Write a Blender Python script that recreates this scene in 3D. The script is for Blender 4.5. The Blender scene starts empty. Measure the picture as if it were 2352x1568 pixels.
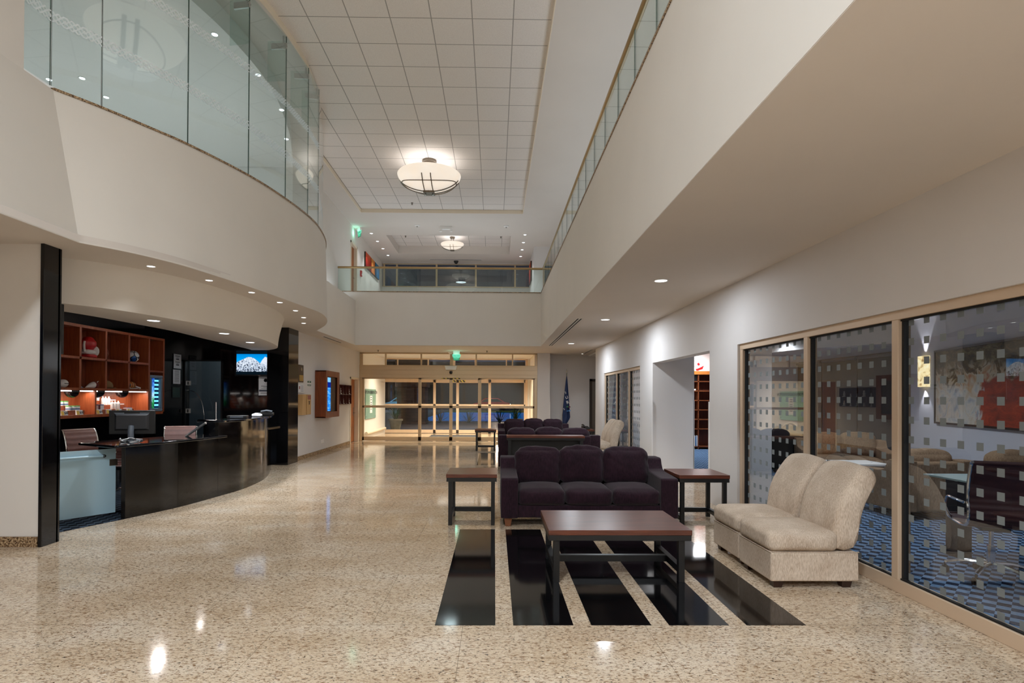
import bpy, bmesh, math, random
from mathutils import Vector, Matrix, noise
SC = bpy.context.scene
COL = SC.collection
PI = math.pi
rnd = random.Random(7)
ORD = ['first', 'second', 'third', 'fourth', 'fifth', 'sixth', 'seventh', 'eighth', 'ninth', 'tenth', 'eleventh', 'twelfth']

# ------------------------------------------------------------------ materials
def srgb(r, g, b):
    f = lambda c: (c / 255 / 12.92) if c / 255 <= 0.04045 else ((c / 255 + 0.055) / 1.055) ** 2.4
    return (f(r), f(g), f(b), 1.0)

class NT:
    def __init__(s, name):
        s.m = bpy.data.materials.new(name); s.m.use_nodes = True
        s.t = s.m.node_tree; s.t.nodes.clear()
        s.out = s.t.nodes.new('ShaderNodeOutputMaterial')
    def n(s, kind, **kw):
        nd = s.t.nodes.new('ShaderNode' + kind)
        for k, v in kw.items():
            if k.startswith('_'): setattr(nd, k[1:], v)
            else:
                i = nd.inputs[int(k[1:])] if (k[0] == 'i' and k[1:].isdigit()) else nd.inputs[k.replace('_', ' ')]
                if isinstance(v, bpy.types.NodeSocket): s.t.links.new(v, i)
                else: i.default_value = v
        return nd
    def math(s, op, a, b=0.0, clamp=False):
        nd = s.t.nodes.new('ShaderNodeMath'); nd.operation = op; nd.use_clamp = clamp
        for i, v in enumerate((a, b)):
            if isinstance(v, bpy.types.NodeSocket): s.t.links.new(v, nd.inputs[i])
            else: nd.inputs[i].default_value = v
        return nd.outputs[0]
    def mix(s, f, a, b):
        nd = s.t.nodes.new('ShaderNodeMix'); nd.data_type = 'RGBA'
        for i, v in ((0, f), (6, a), (7, b)):
            if isinstance(v, bpy.types.NodeSocket): s.t.links.new(v, nd.inputs[i])
            else: nd.inputs[i].default_value = v
        return nd.outputs[2]
    def coords(s, scale=(1, 1, 1), rot=(0, 0, 0), loc=(0, 0, 0), kind='Object'):
        tc = s.n('TexCoord')
        mp = s.n('Mapping', Vector=tc.outputs[kind], Scale=scale, Rotation=rot, Location=loc)
        return mp.outputs[0]
    def xyz(s):
        tc = s.n('TexCoord'); sp = s.n('SeparateXYZ', Vector=tc.outputs['Object'])
        return sp.outputs
    def ramp(s, f, stops, interp='LINEAR'):
        nd = s.t.nodes.new('ShaderNodeValToRGB'); s.t.links.new(f, nd.inputs[0])
        cr = nd.color_ramp; cr.interpolation = interp
        while len(cr.elements) < len(stops): cr.elements.new(0.5)
        for e, (p, c) in zip(cr.elements, stops): e.position = p; e.color = c
        return nd.outputs[0]
    def bsdf(s, **kw):
        b = s.n('BsdfPrincipled', **kw); s.t.links.new(b.outputs[0], s.out.inputs[0]); return b
    def surf(s, sock): s.t.links.new(sock, s.out.inputs[0])

def plain(name, c, rough=0.5, metal=0.0, spec=0.5, var=0.0, vs=8.0, bump=0.0, bs=60.0):
    t = NT(name)
    col = c
    if var:
        nz = t.n('TexNoise', Vector=t.coords(), Scale=vs, Detail=4.0)
        d = tuple(max(0, x * (1 - var)) for x in c[:3]) + (1,); l = tuple(min(1, x * (1 + var)) for x in c[:3]) + (1,)
        col = t.ramp(nz.outputs[0], [(0.3, d), (0.7, l)])
    b = t.bsdf(Base_Color=col, Roughness=rough, Metallic=metal, Specular_IOR_Level=spec)
    if bump:
        nz2 = t.n('TexNoise', Vector=t.coords(), Scale=bs, Detail=3.0)
        bp = t.n('Bump', Strength=bump, Height=nz2.outputs[0], Distance=0.01)
        t.t.links.new(bp.outputs[0], b.inputs['Normal'])
    return t.m

def emit(name, c, s):
    t = NT(name); e = t.n('Emission', Color=c, Strength=s); t.surf(e.outputs[0]); return t.m

M = {}
M['wall'] = plain('painted_wall', srgb(226, 221, 214), 0.75, var=0.02, vs=1.5, spec=0.2)
M['wall_cool'] = plain('painted_wall_grey', srgb(220, 217, 216), 0.75, var=0.02, vs=1.5, spec=0.2)
M['fascia'] = plain('painted_fascia', srgb(224, 219, 211), 0.75, var=0.02, vs=1.2, spec=0.2)
M['soffit'] = plain('painted_soffit', srgb(216, 209, 202), 0.8, var=0.02, vs=1.0, spec=0.15)
M['white'] = plain('white_paint', srgb(236, 234, 232), 0.6)
M['trimwhite'] = plain('cream_trim', srgb(232, 220, 200), 0.5)
M['alum'] = plain('champagne_aluminium', srgb(206, 184, 152), 0.42, metal=0.35)
M['alum_pale'] = plain('pale_frame_aluminium', srgb(214, 190, 164), 0.4, metal=0.2)
M['gasket'] = plain('black_gasket', srgb(12, 12, 12), 0.6)
M['blackstone'] = plain('polished_black_stone', srgb(12, 12, 14), 0.07, var=0.5, vs=120)
M['counter'] = plain('polished_brown_black_granite', srgb(20, 17, 14), 0.08, var=0.6, vs=90)
M['countertop'] = plain('polished_black_countertop', srgb(14, 14, 17), 0.05)
M['blackmetal'] = plain('black_powder_coat', srgb(16, 17, 19), 0.35)
M['blackplastic'] = plain('black_plastic', srgb(14, 14, 15), 0.4)
M['greyplastic'] = plain('grey_plastic', srgb(90, 96, 104), 0.4)
M['steel'] = plain('brushed_steel', srgb(190, 190, 188), 0.25, metal=1.0)
M['chrome'] = plain('chrome', srgb(220, 220, 222), 0.1, metal=1.0)
M['bronze'] = plain('aged_nickel', srgb(120, 110, 98), 0.35, metal=0.9)
M['brassrail'] = plain('bronze_handrail', srgb(176, 148, 104), 0.3, metal=0.75)
M['paper'] = plain('paper', srgb(232, 232, 236), 0.7)
M['ink'] = plain('printed_ink', srgb(40, 42, 48), 0.7)
M['red'] = plain('red_plastic', srgb(176, 24, 28), 0.35)
M['leather'] = plain('burgundy_leather', srgb(64, 30, 32), 0.42, var=0.15, vs=20)
M['leather_brown'] = plain('brown_leather', srgb(94, 60, 52), 0.4, var=0.12, vs=20)
M['rubber'] = plain('black_rubber', srgb(20, 18, 17), 0.7)
M['terracotta'] = plain('pale_stone_planter', srgb(176, 166, 140), 0.8, var=0.1)
M['darkfabric'] = plain('dark_foam', srgb(20, 18, 18), 0.9)

def wood(name, c1, c2, axis='x', rough=0.3, sc=1.0):
    t = NT(name)
    s = {'x': (1.2 * sc, 14 * sc, 14 * sc), 'y': (14 * sc, 1.2 * sc, 14 * sc), 'z': (14 * sc, 14 * sc, 1.2 * sc)}[axis]
    v = t.coords(scale=s)
    n1 = t.n('TexNoise', Vector=v, Scale=2.2, Detail=6.0, Roughness=0.6, Distortion=0.6)
    col = t.ramp(n1.outputs[0], [(0.3, c1), (0.7, c2)])
    t.bsdf(Base_Color=col, Roughness=rough)
    return t.m
M['mahogany'] = wood('mahogany_top', srgb(74, 36, 24), srgb(112, 58, 38), 'x', 0.3)
M['cherry'] = wood('cherry_veneer', srgb(128, 62, 34), srgb(166, 88, 50), 'z', 0.4)
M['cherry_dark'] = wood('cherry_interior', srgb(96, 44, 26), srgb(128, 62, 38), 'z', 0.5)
M['kioskwood'] = wood('kiosk_veneer', srgb(104, 48, 18), srgb(140, 70, 28), 'z', 0.35)
M['oakbox'] = wood('light_oak', srgb(186, 146, 96), srgb(206, 170, 120), 'z', 0.5)
M['doorwood'] = wood('orange_door_veneer', srgb(140, 80, 36), srgb(164, 98, 48), 'z', 0.4)
M['footwood'] = wood('sofa_foot_wood', srgb(110, 66, 42), srgb(136, 86, 56), 'z', 0.4)
M['darkwood'] = wood('dark_walnut', srgb(38, 20, 14), srgb(58, 32, 22), 'z', 0.4)
M['shelfwood'] = wood('library_shelf_wood', srgb(92, 46, 24), srgb(140, 76, 40), 'x', 0.4)

def granite():
    t = NT('beige_granite')
    v = t.coords(scale=(1.0, 1.9, 1.9), rot=(0, 0, 0.12))
    big = t.n('TexNoise', Vector=v, Scale=1.3, Detail=3.0)
    base = t.ramp(big.outputs[0], [(0.3, srgb(198, 176, 148)), (0.5, srgb(210, 190, 164)), (0.72, srgb(220, 205, 184))])
    n1 = t.n('TexNoise', Vector=v, Scale=30.0, Detail=5.0, Roughness=0.7, Distortion=0.9)
    c1 = t.mix(t.ramp(n1.outputs[0], [(0.50, (0, 0, 0, 1)), (0.64, (1, 1, 1, 1))]), base, srgb(126, 94, 64))
    n2 = t.n('TexNoise', Vector=v, Scale=46.0, Detail=4.0, Roughness=0.65, Distortion=0.7)
    c2 = t.mix(t.ramp(n2.outputs[0], [(0.56, (0, 0, 0, 1)), (0.66, (1, 1, 1, 1))]), c1, srgb(52, 38, 30))
    n3 = t.n('TexNoise', Vector=v, Scale=26.0, Detail=2.0)
    c3 = t.mix(t.ramp(n3.outputs[0], [(0.62, (0, 0, 0, 1)), (0.72, (1, 1, 1, 1))]), c2, srgb(226, 212, 192))
    br = t.n('TexBrick', Vector=t.coords(loc=(0.2, 0.57, 0)), Scale=1.0, Mortar_Size=0.0012, Brick_Width=1.2, Row_Height=1.06)
    br.offset = 0.5
    br.inputs['Color1'].default_value = (1, 1, 1, 1); br.inputs['Color2'].default_value = (1, 1, 1, 1); br.inputs['Mortar'].default_value = (0, 0, 0, 1)
    col = t.mix(br.outputs[0], srgb(100, 84, 66), c3)
    t.bsdf(Base_Color=col, Roughness=0.085, Specular_IOR_Level=0.42)
    return t.m
M['granite'] = granite()
def granite2():
    t = NT('dark_speckled_granite')
    v = t.coords()
    n1 = t.n('TexNoise', Vector=v, Scale=60.0, Detail=4.0, Roughness=0.7)
    col = t.ramp(n1.outputs[0], [(0.36, srgb(36, 26, 20)), (0.47, srgb(120, 92, 64)), (0.6, srgb(196, 170, 134))])
    t.bsdf(Base_Color=col, Roughness=0.2); return t.m
M['granite_base'] = granite2()

def tiles(name, x0, y0, p=0.61):
    t = NT(name)
    X, Y, Z = t.xyz()
    def line(c, o):
        f = t.math('FRACT', t.math('DIVIDE', t.math('SUBTRACT', c, o - 100 * p), p))
        return t.math('LESS_THAN', t.math('ABSOLUTE', t.math('SUBTRACT', f, 0.5)), 0.487)
    k = t.math('MULTIPLY', line(X, x0), line(Y, y0))
    nz = t.n('TexNoise', Vector=t.coords(), Scale=90.0, Detail=2.0)
    tile = t.ramp(nz.outputs[0], [(0.35, srgb(222, 216, 212)), (0.6, srgb(232, 227, 223))])
    col = t.mix(k, srgb(164, 160, 156), tile)
    t.bsdf(Base_Color=col, Roughness=0.85, Specular_IOR_Level=0.1); return t.m
M['tiles'] = tiles('ceiling_tiles', 0.25, 16.15)
M['tiles_hall'] = tiles('hall_ceiling_tiles', 0.24, 20.4)

def carpet():
    t = NT('blue_diamond_carpet')
    X, Y, Z = t.xyz()
    a = t.math('ADD', t.math('MULTIPLY', X, 1 / 0.115), t.math('MULTIPLY', Y, 1 / 0.115))
    b = t.math('SUBTRACT', t.math('MULTIPLY', X, 1 / 0.115), t.math('MULTIPLY', Y, 1 / 0.115))
    fa = t.math('FLOOR', a); fb = t.math('FLOOR', b)
    k = t.math('FLOORED_MODULO', t.math('ADD', fa, fb), 2.0)
    k2 = t.math('LESS_THAN', t.math('FLOORED_MODULO', fa, 2.0), 0.5)
    nz = t.n('TexNoise', Vector=t.coords(), Scale=220.0, Detail=2.0)
    dark = t.mix(k2, srgb(28, 42, 64), srgb(46, 62, 86)); lite = t.mix(nz.outputs[0], srgb(98, 130, 166), srgb(126, 154, 186))
    t.bsdf(Base_Color=t.mix(k, dark, lite), Roughness=0.95, Specular_IOR_Level=0.1); return t.m
M['carpet'] = carpet()
def carpet2():
    t = NT('dark_check_carpet')
    X, Y, Z = t.xyz()
    fa = t.math('FLOOR', t.math('MULTIPLY', t.math('ADD', X, Y), 9.0)); fb = t.math('FLOOR', t.math('MULTIPLY', t.math('SUBTRACT', X, Y), 9.0))
    k = t.math('FLOORED_MODULO', t.math('ADD', fa, fb), 2.0)
    t.bsdf(Base_Color=t.mix(k, srgb(18, 20, 28), srgb(66, 78, 92)), Roughness=0.95, Specular_IOR_Level=0.1); return t.m
M['carpet_dark'] = carpet2()

def fabric(name, c1, c2, sc=1.0, bump=0.35, rough=0.9, sheen=0.0):
    t = NT(name)
    n1 = t.n('TexNoise', Vector=t.coords(scale=(160 * sc, 160 * sc, 40 * sc)), Scale=1.0, Detail=3.0)
    n2 = t.n('TexNoise', Vector=t.coords(), Scale=5.0, Detail=4.0)
    f = t.math('ADD', t.math('MULTIPLY', n1.outputs[0], 0.62), t.math('MULTIPLY', n2.outputs[0], 0.38))
    col = t.ramp(f, [(0.36, c1), (0.64, c2)])
    b = t.bsdf(Base_Color=col, Roughness=rough, Specular_IOR_Level=0.15, Sheen_Weight=sheen)
    bp = t.n('Bump', Strength=bump, Height=n1.outputs[0], Distance=0.004); t.t.links.new(bp.outputs[0], b.inputs['Normal'])
    return t.m
M['aubergine'] = fabric('aubergine_velvet', srgb(30, 16, 24), srgb(48, 28, 39), 0.5, 0.15, 0.85, 0.12)
M['beige'] = fabric('oatmeal_chenille', srgb(176, 156, 136), srgb(216, 200, 182))
M['tan'] = fabric('tan_microsuede', srgb(120, 96, 74), srgb(158, 132, 106), 0.6, 0.15)

def glass(name, tint, r0=0.05, mask=None, film=(0.5, 0.5, 0.5, 1), pw=5.0, filmtr=0.35):
    t = NT(name)
    lw = t.n('LayerWeight', Blend=0.5)
    f = t.math('ADD', r0, t.math('MULTIPLY', t.math('POWER', lw.outputs['Facing'], pw), 1 - r0), clamp=True)
    tr = t.n('BsdfTransparent', Color=tint); gl = t.n('BsdfGlossy', Color=(1, 1, 1, 1), Roughness=0.0)
    mx = t.n('MixShader', i0=f, i1=tr.outputs[0], i2=gl.outputs[0]); o = mx.outputs[0]
    if mask:
        k = mask(t)
        df = t.n('BsdfDiffuse', Color=film); trl = t.n('BsdfTranslucent', Color=film)
        d2 = t.n('MixShader', i0=filmtr, i1=df.outputs[0], i2=trl.outputs[0])
        o = t.n('MixShader', i0=k, i1=o, i2=d2.outputs[0]).outputs[0]
    t.surf(o); return t.m
def sqmask(t):
    X, Y, Z = t.xyz()
    def st(c, o):
        f = t.math('FRACT', t.math('DIVIDE', t.math('ADD', c, 15 + o), 0.15))
        return t.math('LESS_THAN', f, 0.36)
    return t.math('MULTIPLY', st(Y, 0.025), st(Z, 0.036))
def bandmask(t):
    X, Y, Z = t.xyz()
    def band(zc, p):
        w = t.math('ABSOLUTE', t.math('SUBTRACT', Z, zc))
        inb = t.math('LESS_THAN', w, 0.055)
        u = t.math('ABSOLUTE', t.math('SUBTRACT', t.math('FRACT', t.math('DIVIDE', t.math('ADD', X, 10), p)), 0.5))
        v = t.math('DIVIDE', w, p)
        d = t.math('FRACT', t.math('MULTIPLY', t.math('ADD', u, v), 3.4))
        e = t.math('FRACT', t.math('MULTIPLY', t.math('SUBTRACT', u, v), 3.4))
        k = t.math('MAXIMUM', t.math('LESS_THAN', d, 0.42), t.math('LESS_THAN', e, 0.25))
        return t.math('MULTIPLY', inb, k)
    return t.math('MULTIPLY', t.math('MAXIMUM', band(0.68, 0.17), band(1.46, 0.17)), 0.8)
M['glass'] = glass('clear_glass', (0.95, 0.97, 0.96, 1), 0.045)
M['glass_rail'] = glass('balustrade_glass', (0.86, 0.93, 0.91, 1), 0.05)
M['glass_curtain'] = glass('etched_curtain_glass', (0.84, 0.91, 0.91, 1), 0.06, bandmask, srgb(236, 246, 250), 4.0, 0.0)
M['glass_film'] = glass('square_film_glass', (0.80, 0.83, 0.83, 1), 0.07, sqmask, srgb(140, 144, 142), 2.6)
M['glass_dark'] = glass('tinted_door_glass', (0.42, 0.48, 0.5, 1), 0.09)
M['glass_edge'] = plain('green_glass_edge', srgb(58, 92, 82), 0.2)
M['frost'] = plain('frosted_glass', srgb(178, 210, 224), 0.25, spec=0.6)
M['glass_night'] = glass('night_window_glass', (0.5, 0.55, 0.58, 1), 0.09)

M['lamp_white'] = emit('downlight_lens', (1.0, 0.97, 0.93, 1), 5.0)
M['lamp_cool'] = emit('cool_downlight_lens', (0.9, 0.95, 1.0, 1), 5.0)
M['exitgreen'] = emit('exit_sign_glow', srgb(120, 240, 200), 0.95)
def bowl():
    t = NT('alabaster_bowl')
    nz = t.n('TexNoise', Vector=t.coords(), Scale=2.5, Detail=3.0)
    col = t.ramp(nz.outputs[0], [(0.3, (1.0, 0.84, 0.68, 1)), (0.7, (1.0, 0.92, 0.82, 1))])
    e = t.n('Emission', Color=col, Strength=0.62); d = t.n('BsdfPrincipled', Base_Color=srgb(235, 225, 212), Roughness=0.3)
    a = t.n('AddShader', i0=e.outputs[0], i1=d.outputs[0]); t.surf(a.outputs[0]); return t.m
M['bowl'] = bowl()

# ------------------------------------------------------------------ mesh builder
class MB:
    def __init__(s): s.b = bmesh.new(); s.m = 0
    def face(s, vs):
        f = s.b.faces.new(vs); f.material_index = s.m; return f
    def poly(s, pts): return s.face([s.b.verts.new(p) for p in pts])
    def box(s, x0, x1, y0, y1, z0, z1, rz=0.0, piv=None):
        if x0 > x1: x0, x1 = x1, x0
        if y0 > y1: y0, y1 = y1, y0
        P = [(x0, y0, z0), (x1, y0, z0), (x1, y1, z0), (x0, y1, z0), (x0, y0, z1), (x1, y0, z1), (x1, y1, z1), (x0, y1, z1)]
        if rz:
            px, py = piv if piv else ((x0 + x1) / 2, (y0 + y1) / 2)
            c, q = math.cos(rz), math.sin(rz)
            P = [(px + (x - px) * c - (y - py) * q, py + (x - px) * q + (y - py) * c, z) for x, y, z in P]
        v = [s.b.verts.new(p) for p in P]
        for f in ((0, 3, 2, 1), (4, 5, 6, 7), (0, 1, 5, 4), (1, 2, 6, 5), (2, 3, 7, 6), (3, 0, 4, 7)): s.face([v[i] for i in f])
        return s
    def prism(s, pts, z0, z1, axis='z'):
        def P(a, b, c):
            return {'z': (a, b, c), 'x': (c, a, b), 'y': (a, c, b)}[axis]
        lo = [s.b.verts.new(P(a, b, z0)) for a, b in pts]; hi = [s.b.verts.new(P(a, b, z1)) for a, b in pts]
        n = len(pts)
        for i in range(n): s.face([lo[i], lo[(i + 1) % n], hi[(i + 1) % n], hi[i]])
        s.face(lo[::-1]); s.face(hi); return s
    def loft(s, rings, closed=True, caps=True):
        R = [[s.b.verts.new(p) for p in r] for r in rings]
        n = len(R[0])
        for a, b in zip(R, R[1:]):
            for i in range(n if closed else n - 1):
                j = (i + 1) % n
                s.face([a[i], a[j], b[j], b[i]])
        if caps and closed:
            s.face(R[0][::-1]); s.face(R[-1])
        return s
    def cyl(s, p0, p1, r, n=14, r2=None):
        p0, p1 = Vector(p0), Vector(p1); d = (p1 - p0).normalized()
        u = d.orthogonal().normalized(); w = d.cross(u)
        r2 = r if r2 is None else r2
        s.loft([[p + (u * math.cos(2 * PI * k / n) + w * math.sin(2 * PI * k / n)) * rr for k in range(n)] for p, rr in ((p0, r), (p1, r2))])
        return s
    def tube(s, path, r, n=8, closed=False, flat=1.0, up=None):
        P = [Vector(p) for p in path]; rings = []; m = len(P)
        prev = None
        for i, p in enumerate(P):
            a = P[(i - 1) % m] if (closed or i > 0) else p; b = P[(i + 1) % m] if (closed or i < m - 1) else p
            d = (b - a).normalized()
            if up is not None: u = Vector(up); u = (u - d * u.dot(d)).normalized()
            elif prev is None: u = d.orthogonal().normalized()
            else: u = (prev - d * prev.dot(d)).normalized()
            prev = u; w = d.cross(u)
            rings.append([p + u * math.cos(2 * PI * k / n) * r * flat + w * math.sin(2 * PI * k / n) * r for k in range(n)])
        if closed: rings.append(rings[0])
        s.loft(rings, caps=not closed); return s
    def lathe(s, prof, c=(0, 0, 0), n=32, caps=True, sx=1.0, sy=1.0):
        s.loft([[(c[0] + r * sx * math.cos(2 * PI * k / n), c[1] + r * sy * math.sin(2 * PI * k / n), c[2] + z) for k in range(n)] for r, z in prof], caps=caps)
        return s
    def ball(s, c, rx, ry=None, rz=None, n=16, m=10):
        ry = rx if ry is None else ry; rz = rx if rz is None else rz
        pr = []
        for i in range(1, m):
            t = PI * i / m - PI / 2; pr.append((math.cos(t), math.sin(t)))
        s.loft([[(c[0] + rx * a * math.cos(2 * PI * k / n), c[1] + ry * a * math.sin(2 * PI * k / n), c[2] + rz * z) for k in range(n)] for a, z in pr])
        return s
    def cushion(s, c, size, r=0.05, bulge=0.03, n=10, wr=0.0, seed=0, tilt=0.0, dome=1.0):
        """soft rounded block: centre c, full size (w, d, h)"""
        w, d, h = (x / 2 for x in size)
        base = len(s.b.verts)
        tmp = bmesh.new()
        bmesh.ops.create_cube(tmp, size=2.0)
        bmesh.ops.subdivide_edges(tmp, edges=tmp.edges[:], cuts=n, use_grid_fill=True)
        R = Matrix.Rotation(tilt, 3, 'X')
        mp = {}
        for v in tmp.verts:
            p = v.co.copy(); q = Vector((p.x * w, p.y * d, p.z * h))
            inn = Vector((max(-w + r, min(w - r, q.x)), max(-d + r, min(d - r, q.y)), max(-h + r, min(h - r, q.z))))
            o = q - inn
            if o.length > 1e-9:
                q = inn + o.normalized() * r if o.length > 0 else q
            a = (1 - p.x ** 2), (1 - p.y ** 2), (1 - p.z ** 2)
            q.z += math.copysign(bulge * max(0, a[0]) * max(0, a[1]) * dome, p.z) * abs(p.z)
            q.y += math.copysign(bulge * max(0, a[0]) * max(0, a[2]), p.y) * abs(p.y)
            q.x += math.copysign(bulge * 0.35 * max(0, a[1]) * max(0, a[2]), p.x) * abs(p.x)
            if wr:
                e = max(abs(p.x), abs(p.z)) ** 3
                nn = noise.noise(Vector((q.x * 5 + seed * 7.3, q.z * 16 + q.x * 9, q.y * 7 + seed)))
                q += q.normalized() * nn * wr * (0.35 + e)
            q = R @ q + Vector(c)
            mp[v.index] = s.b.verts.new(q)
        for f in tmp.faces: s.face([mp[v.index] for v in f.verts])
        tmp.free(); return s
    def build(s, name, mats, parent=None, bevel=0.0, seg=2, smooth=True, loc=None, rotz=0.0, sub=0, ang=40):
        bmesh.ops.recalc_face_normals(s.b, faces=s.b.faces[:])
        me = bpy.data.meshes.new(name); s.b.to_mesh(me); s.b.free()
        if not isinstance(mats, (list, tuple)): mats = [mats]
        for m in mats: me.materials.append(M[m] if isinstance(m, str) else m)
        o = bpy.data.objects.new(name, me); COL.objects.link(o)
        if loc is not None: o.location = loc
        if rotz: o.rotation_euler = (0, 0, rotz)
        if parent is not None: o.parent = parent
        if bevel:
            b = o.modifiers.new('b', 'BEVEL'); b.width = bevel; b.segments = seg; b.limit_method = 'ANGLE'; b.angle_limit = math.radians(35)
        if sub:
            u = o.modifiers.new('s', 'SUBSURF'); u.levels = sub; u.render_levels = sub
        if smooth:
            for p in me.polygons: p.use_smooth = True
            try:
                me.set_sharp_from_angle(angle=math.radians(ang))
            except Exception: pass
        return o

def tag(o, label, cat, group=None, kind=None):
    o['label'] = label; o['category'] = cat
    if group: o['group'] = group
    if kind: o['kind'] = kind
    return o
def thing(name, label, cat, loc=(0, 0, 0), rz=0.0, group=None):
    o = bpy.data.objects.new(name, None); COL.objects.link(o); o.empty_display_size = 0.1
    o.location = loc; o.rotation_euler = (0, 0, rz)
    return tag(o, label, cat, group)
def struct(name, mb, mats, **kw):
    o = mb.build(name, mats, **kw); 
    if o.parent is None: o['kind'] = 'structure'
    return o
def copy_tree(o, parent=None):
    c = o.copy(); COL.objects.link(c); c.parent = parent
    for ch in list(o.children): copy_tree(ch, c)
    return c
def dup(o, label, loc=None, rz=None, group=None):
    c = copy_tree(o); c['label'] = label
    if loc is not None: c.location = loc
    if rz is not None: c.rotation_euler = (0, 0, rz)
    if group: c['group'] = group
    return c
def text(name, body, size, mat, parent, loc, rot, align='CENTER', ext=0.0015):
    cu = bpy.data.curves.new(name, 'FONT'); cu.body = body; cu.size = size; cu.align_x = align; cu.align_y = 'CENTER'; cu.extrude = ext
    tmp = bpy.data.objects.new(name, cu); me = bpy.data.meshes.new_from_object(tmp); bpy.data.objects.remove(tmp)
    o = bpy.data.objects.new(name, me); COL.objects.link(o); me.materials.clear(); me.materials.append(M[mat] if isinstance(mat, str) else mat)
    o.parent = parent; o.location = loc; o.rotation_euler = rot
    return o
def lamp(name, kind, loc, power, color=(1, 0.93, 0.85), size=0.1, parent=None, rot=(0, 0, 0), spot=None, blend=0.6, size_y=None):
    l = bpy.data.lights.new(name, kind); l.energy = power; l.color = color
    if kind == 'AREA':
        l.size = size
        if size_y: l.shape = 'RECTANGLE'; l.size_y = size_y
        else: l.shape = 'DISK'
    else: l.shadow_soft_size = size
    if kind == 'SPOT': l.spot_size = math.radians(spot or 100); l.spot_blend = blend
    o = bpy.data.objects.new(name, l); COL.objects.link(o); o.location = loc; o.rotation_euler = rot
    if parent is not None: o.parent = parent
    return o
def crom(pts, n=6):
    """smooth curve through points"""
    P = [Vector(p) for p in pts]; out = []
    for i in range(len(P) - 1):
        a = P[max(i - 1, 0)]; b = P[i]; c = P[i + 1]; d = P[min(i + 2, len(P) - 1)]
        for k in range(n):
            t = k / n
            out.append(0.5 * ((2 * b) + (c - a) * t + (2 * a - 5 * b + 4 * c - d) * t * t + (3 * b - a - 3 * c + d) * t ** 3))
    out.append(P[-1]); return out
# ------------------------------------------------------------------ camera
cam = bpy.data.cameras.new('camera'); co = bpy.data.objects.new('camera', cam); COL.objects.link(co)
yw, pt, rl = 0.01268, 0.00625, 0.00513
fw = Vector((math.sin(yw) * math.cos(pt), math.cos(yw) * math.cos(pt), math.sin(pt)))
rt = Vector((math.cos(yw), -math.sin(yw), 0)); upv = rt.cross(fw)
r2 = rt * math.cos(rl) + upv * math.sin(rl); u2 = -rt * math.sin(rl) + upv * math.cos(rl)
mw = Matrix((r2, u2, -fw)).transposed().to_4x4(); mw.translation = (0, 0, 1.5)
co.matrix_world = mw
cam.sensor_width = 36; cam.lens = 1275 / 2352 * 36
cam.shift_x = (1176 - 1152.1) / 2352; cam.shift_y = (904 - 784) / 2352
cam.clip_start = 0.05; cam.clip_end = 300
SC.camera = co

# ------------------------------------------------------------------ key curves (plan, metres; camera stands at the origin)
ZC = 2.996        # ground floor ceiling
ZF = 4.50          # top of the balcony fronts
ZS = 7.02          # upper soffit
ZT = 7.12          # ceiling tiles
BT = crom([(-4.36, 5.5), (-4.13, 5.85), (-3.88, 6.31), (-3.68, 6.72), (-3.367, 7.64), (-3.2, 8.55), (-3.127, 9.36), (-3.157, 10.0), (-3.304, 10.83), (-3.6, 11.7), (-4.06, 12.7)], 5)
BB = crom([(-4.09, 5.5), (-3.84, 5.85), (-3.635, 6.31), (-3.535, 6.72), (-3.375, 7.64), (-3.262, 8.55), (-3.18, 9.36), (-3.13, 10.0), (-3.265, 10.83), (-3.56, 11.7), (-4.06, 12.7)], 5)

# ------------------------------------------------------------------ floors
mb = MB(); mb.box(-4.75, 3.14, -6, 5.7, -0.06, 0).box(-4.95, 3.14, 5.7, 19.0, -0.06, 0); mb.box(-9.5, -4.75, -6, 5.56, -0.06, 0); mb.box(3.14, 7, 16.9, 19.6, -0.06, 0); mb.box(-5.0, 1.5, 19.0, 23.0, -0.06, -0.001)
mb.box(3.14, 3.95, 7.9, 10.95, -0.06, 0)
struct('floor', mb, 'granite')
CB = [(-4.74, 6.14), (-4.479, 6.79), (-4.243, 7.51), (-4.114, 8.33), (-4.046, 9.04), (-4.117, 9.88), (-4.267, 10.53), (-4.445, 11.07), (-4.62, 11.55), (-4.94, 12.2)]
CBc = crom(CB[1:], 5)
mb = MB(); mb.prism([(-7.05, 5.72), (-4.9, 5.72), (-4.74, 6.14), (-4.479, 6.79)] + [(p[0] - 0.04, p[1]) for p in CB[2:]] + [(-7.05, 12.5)], 0.0, 0.004)
struct('floor_reception', mb, 'carpet_dark')
mb = MB(); mb.box(3.14, 12, 0.3, 7.9, -0.06, 0.0).box(3.95, 12, 7.9, 10.95, -0.06, 0.0).box(3.14, 12, 10.95, 20.5, -0.07, -0.002)
struct('floor_lounge', mb, 'carpet')
for zone, off in (('by the coffee table', 0.0), ('far down the lobby', 8.63)):
    for k in range(5):
        x0 = -0.384 + k * 0.515
        mb = MB(); mb.box(x0, x0 + 0.397, 3.66 + off, 6.31 + off, 0.0, 0.0012)
        struct('floor_strip', mb, 'blackstone', smooth=False)

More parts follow.
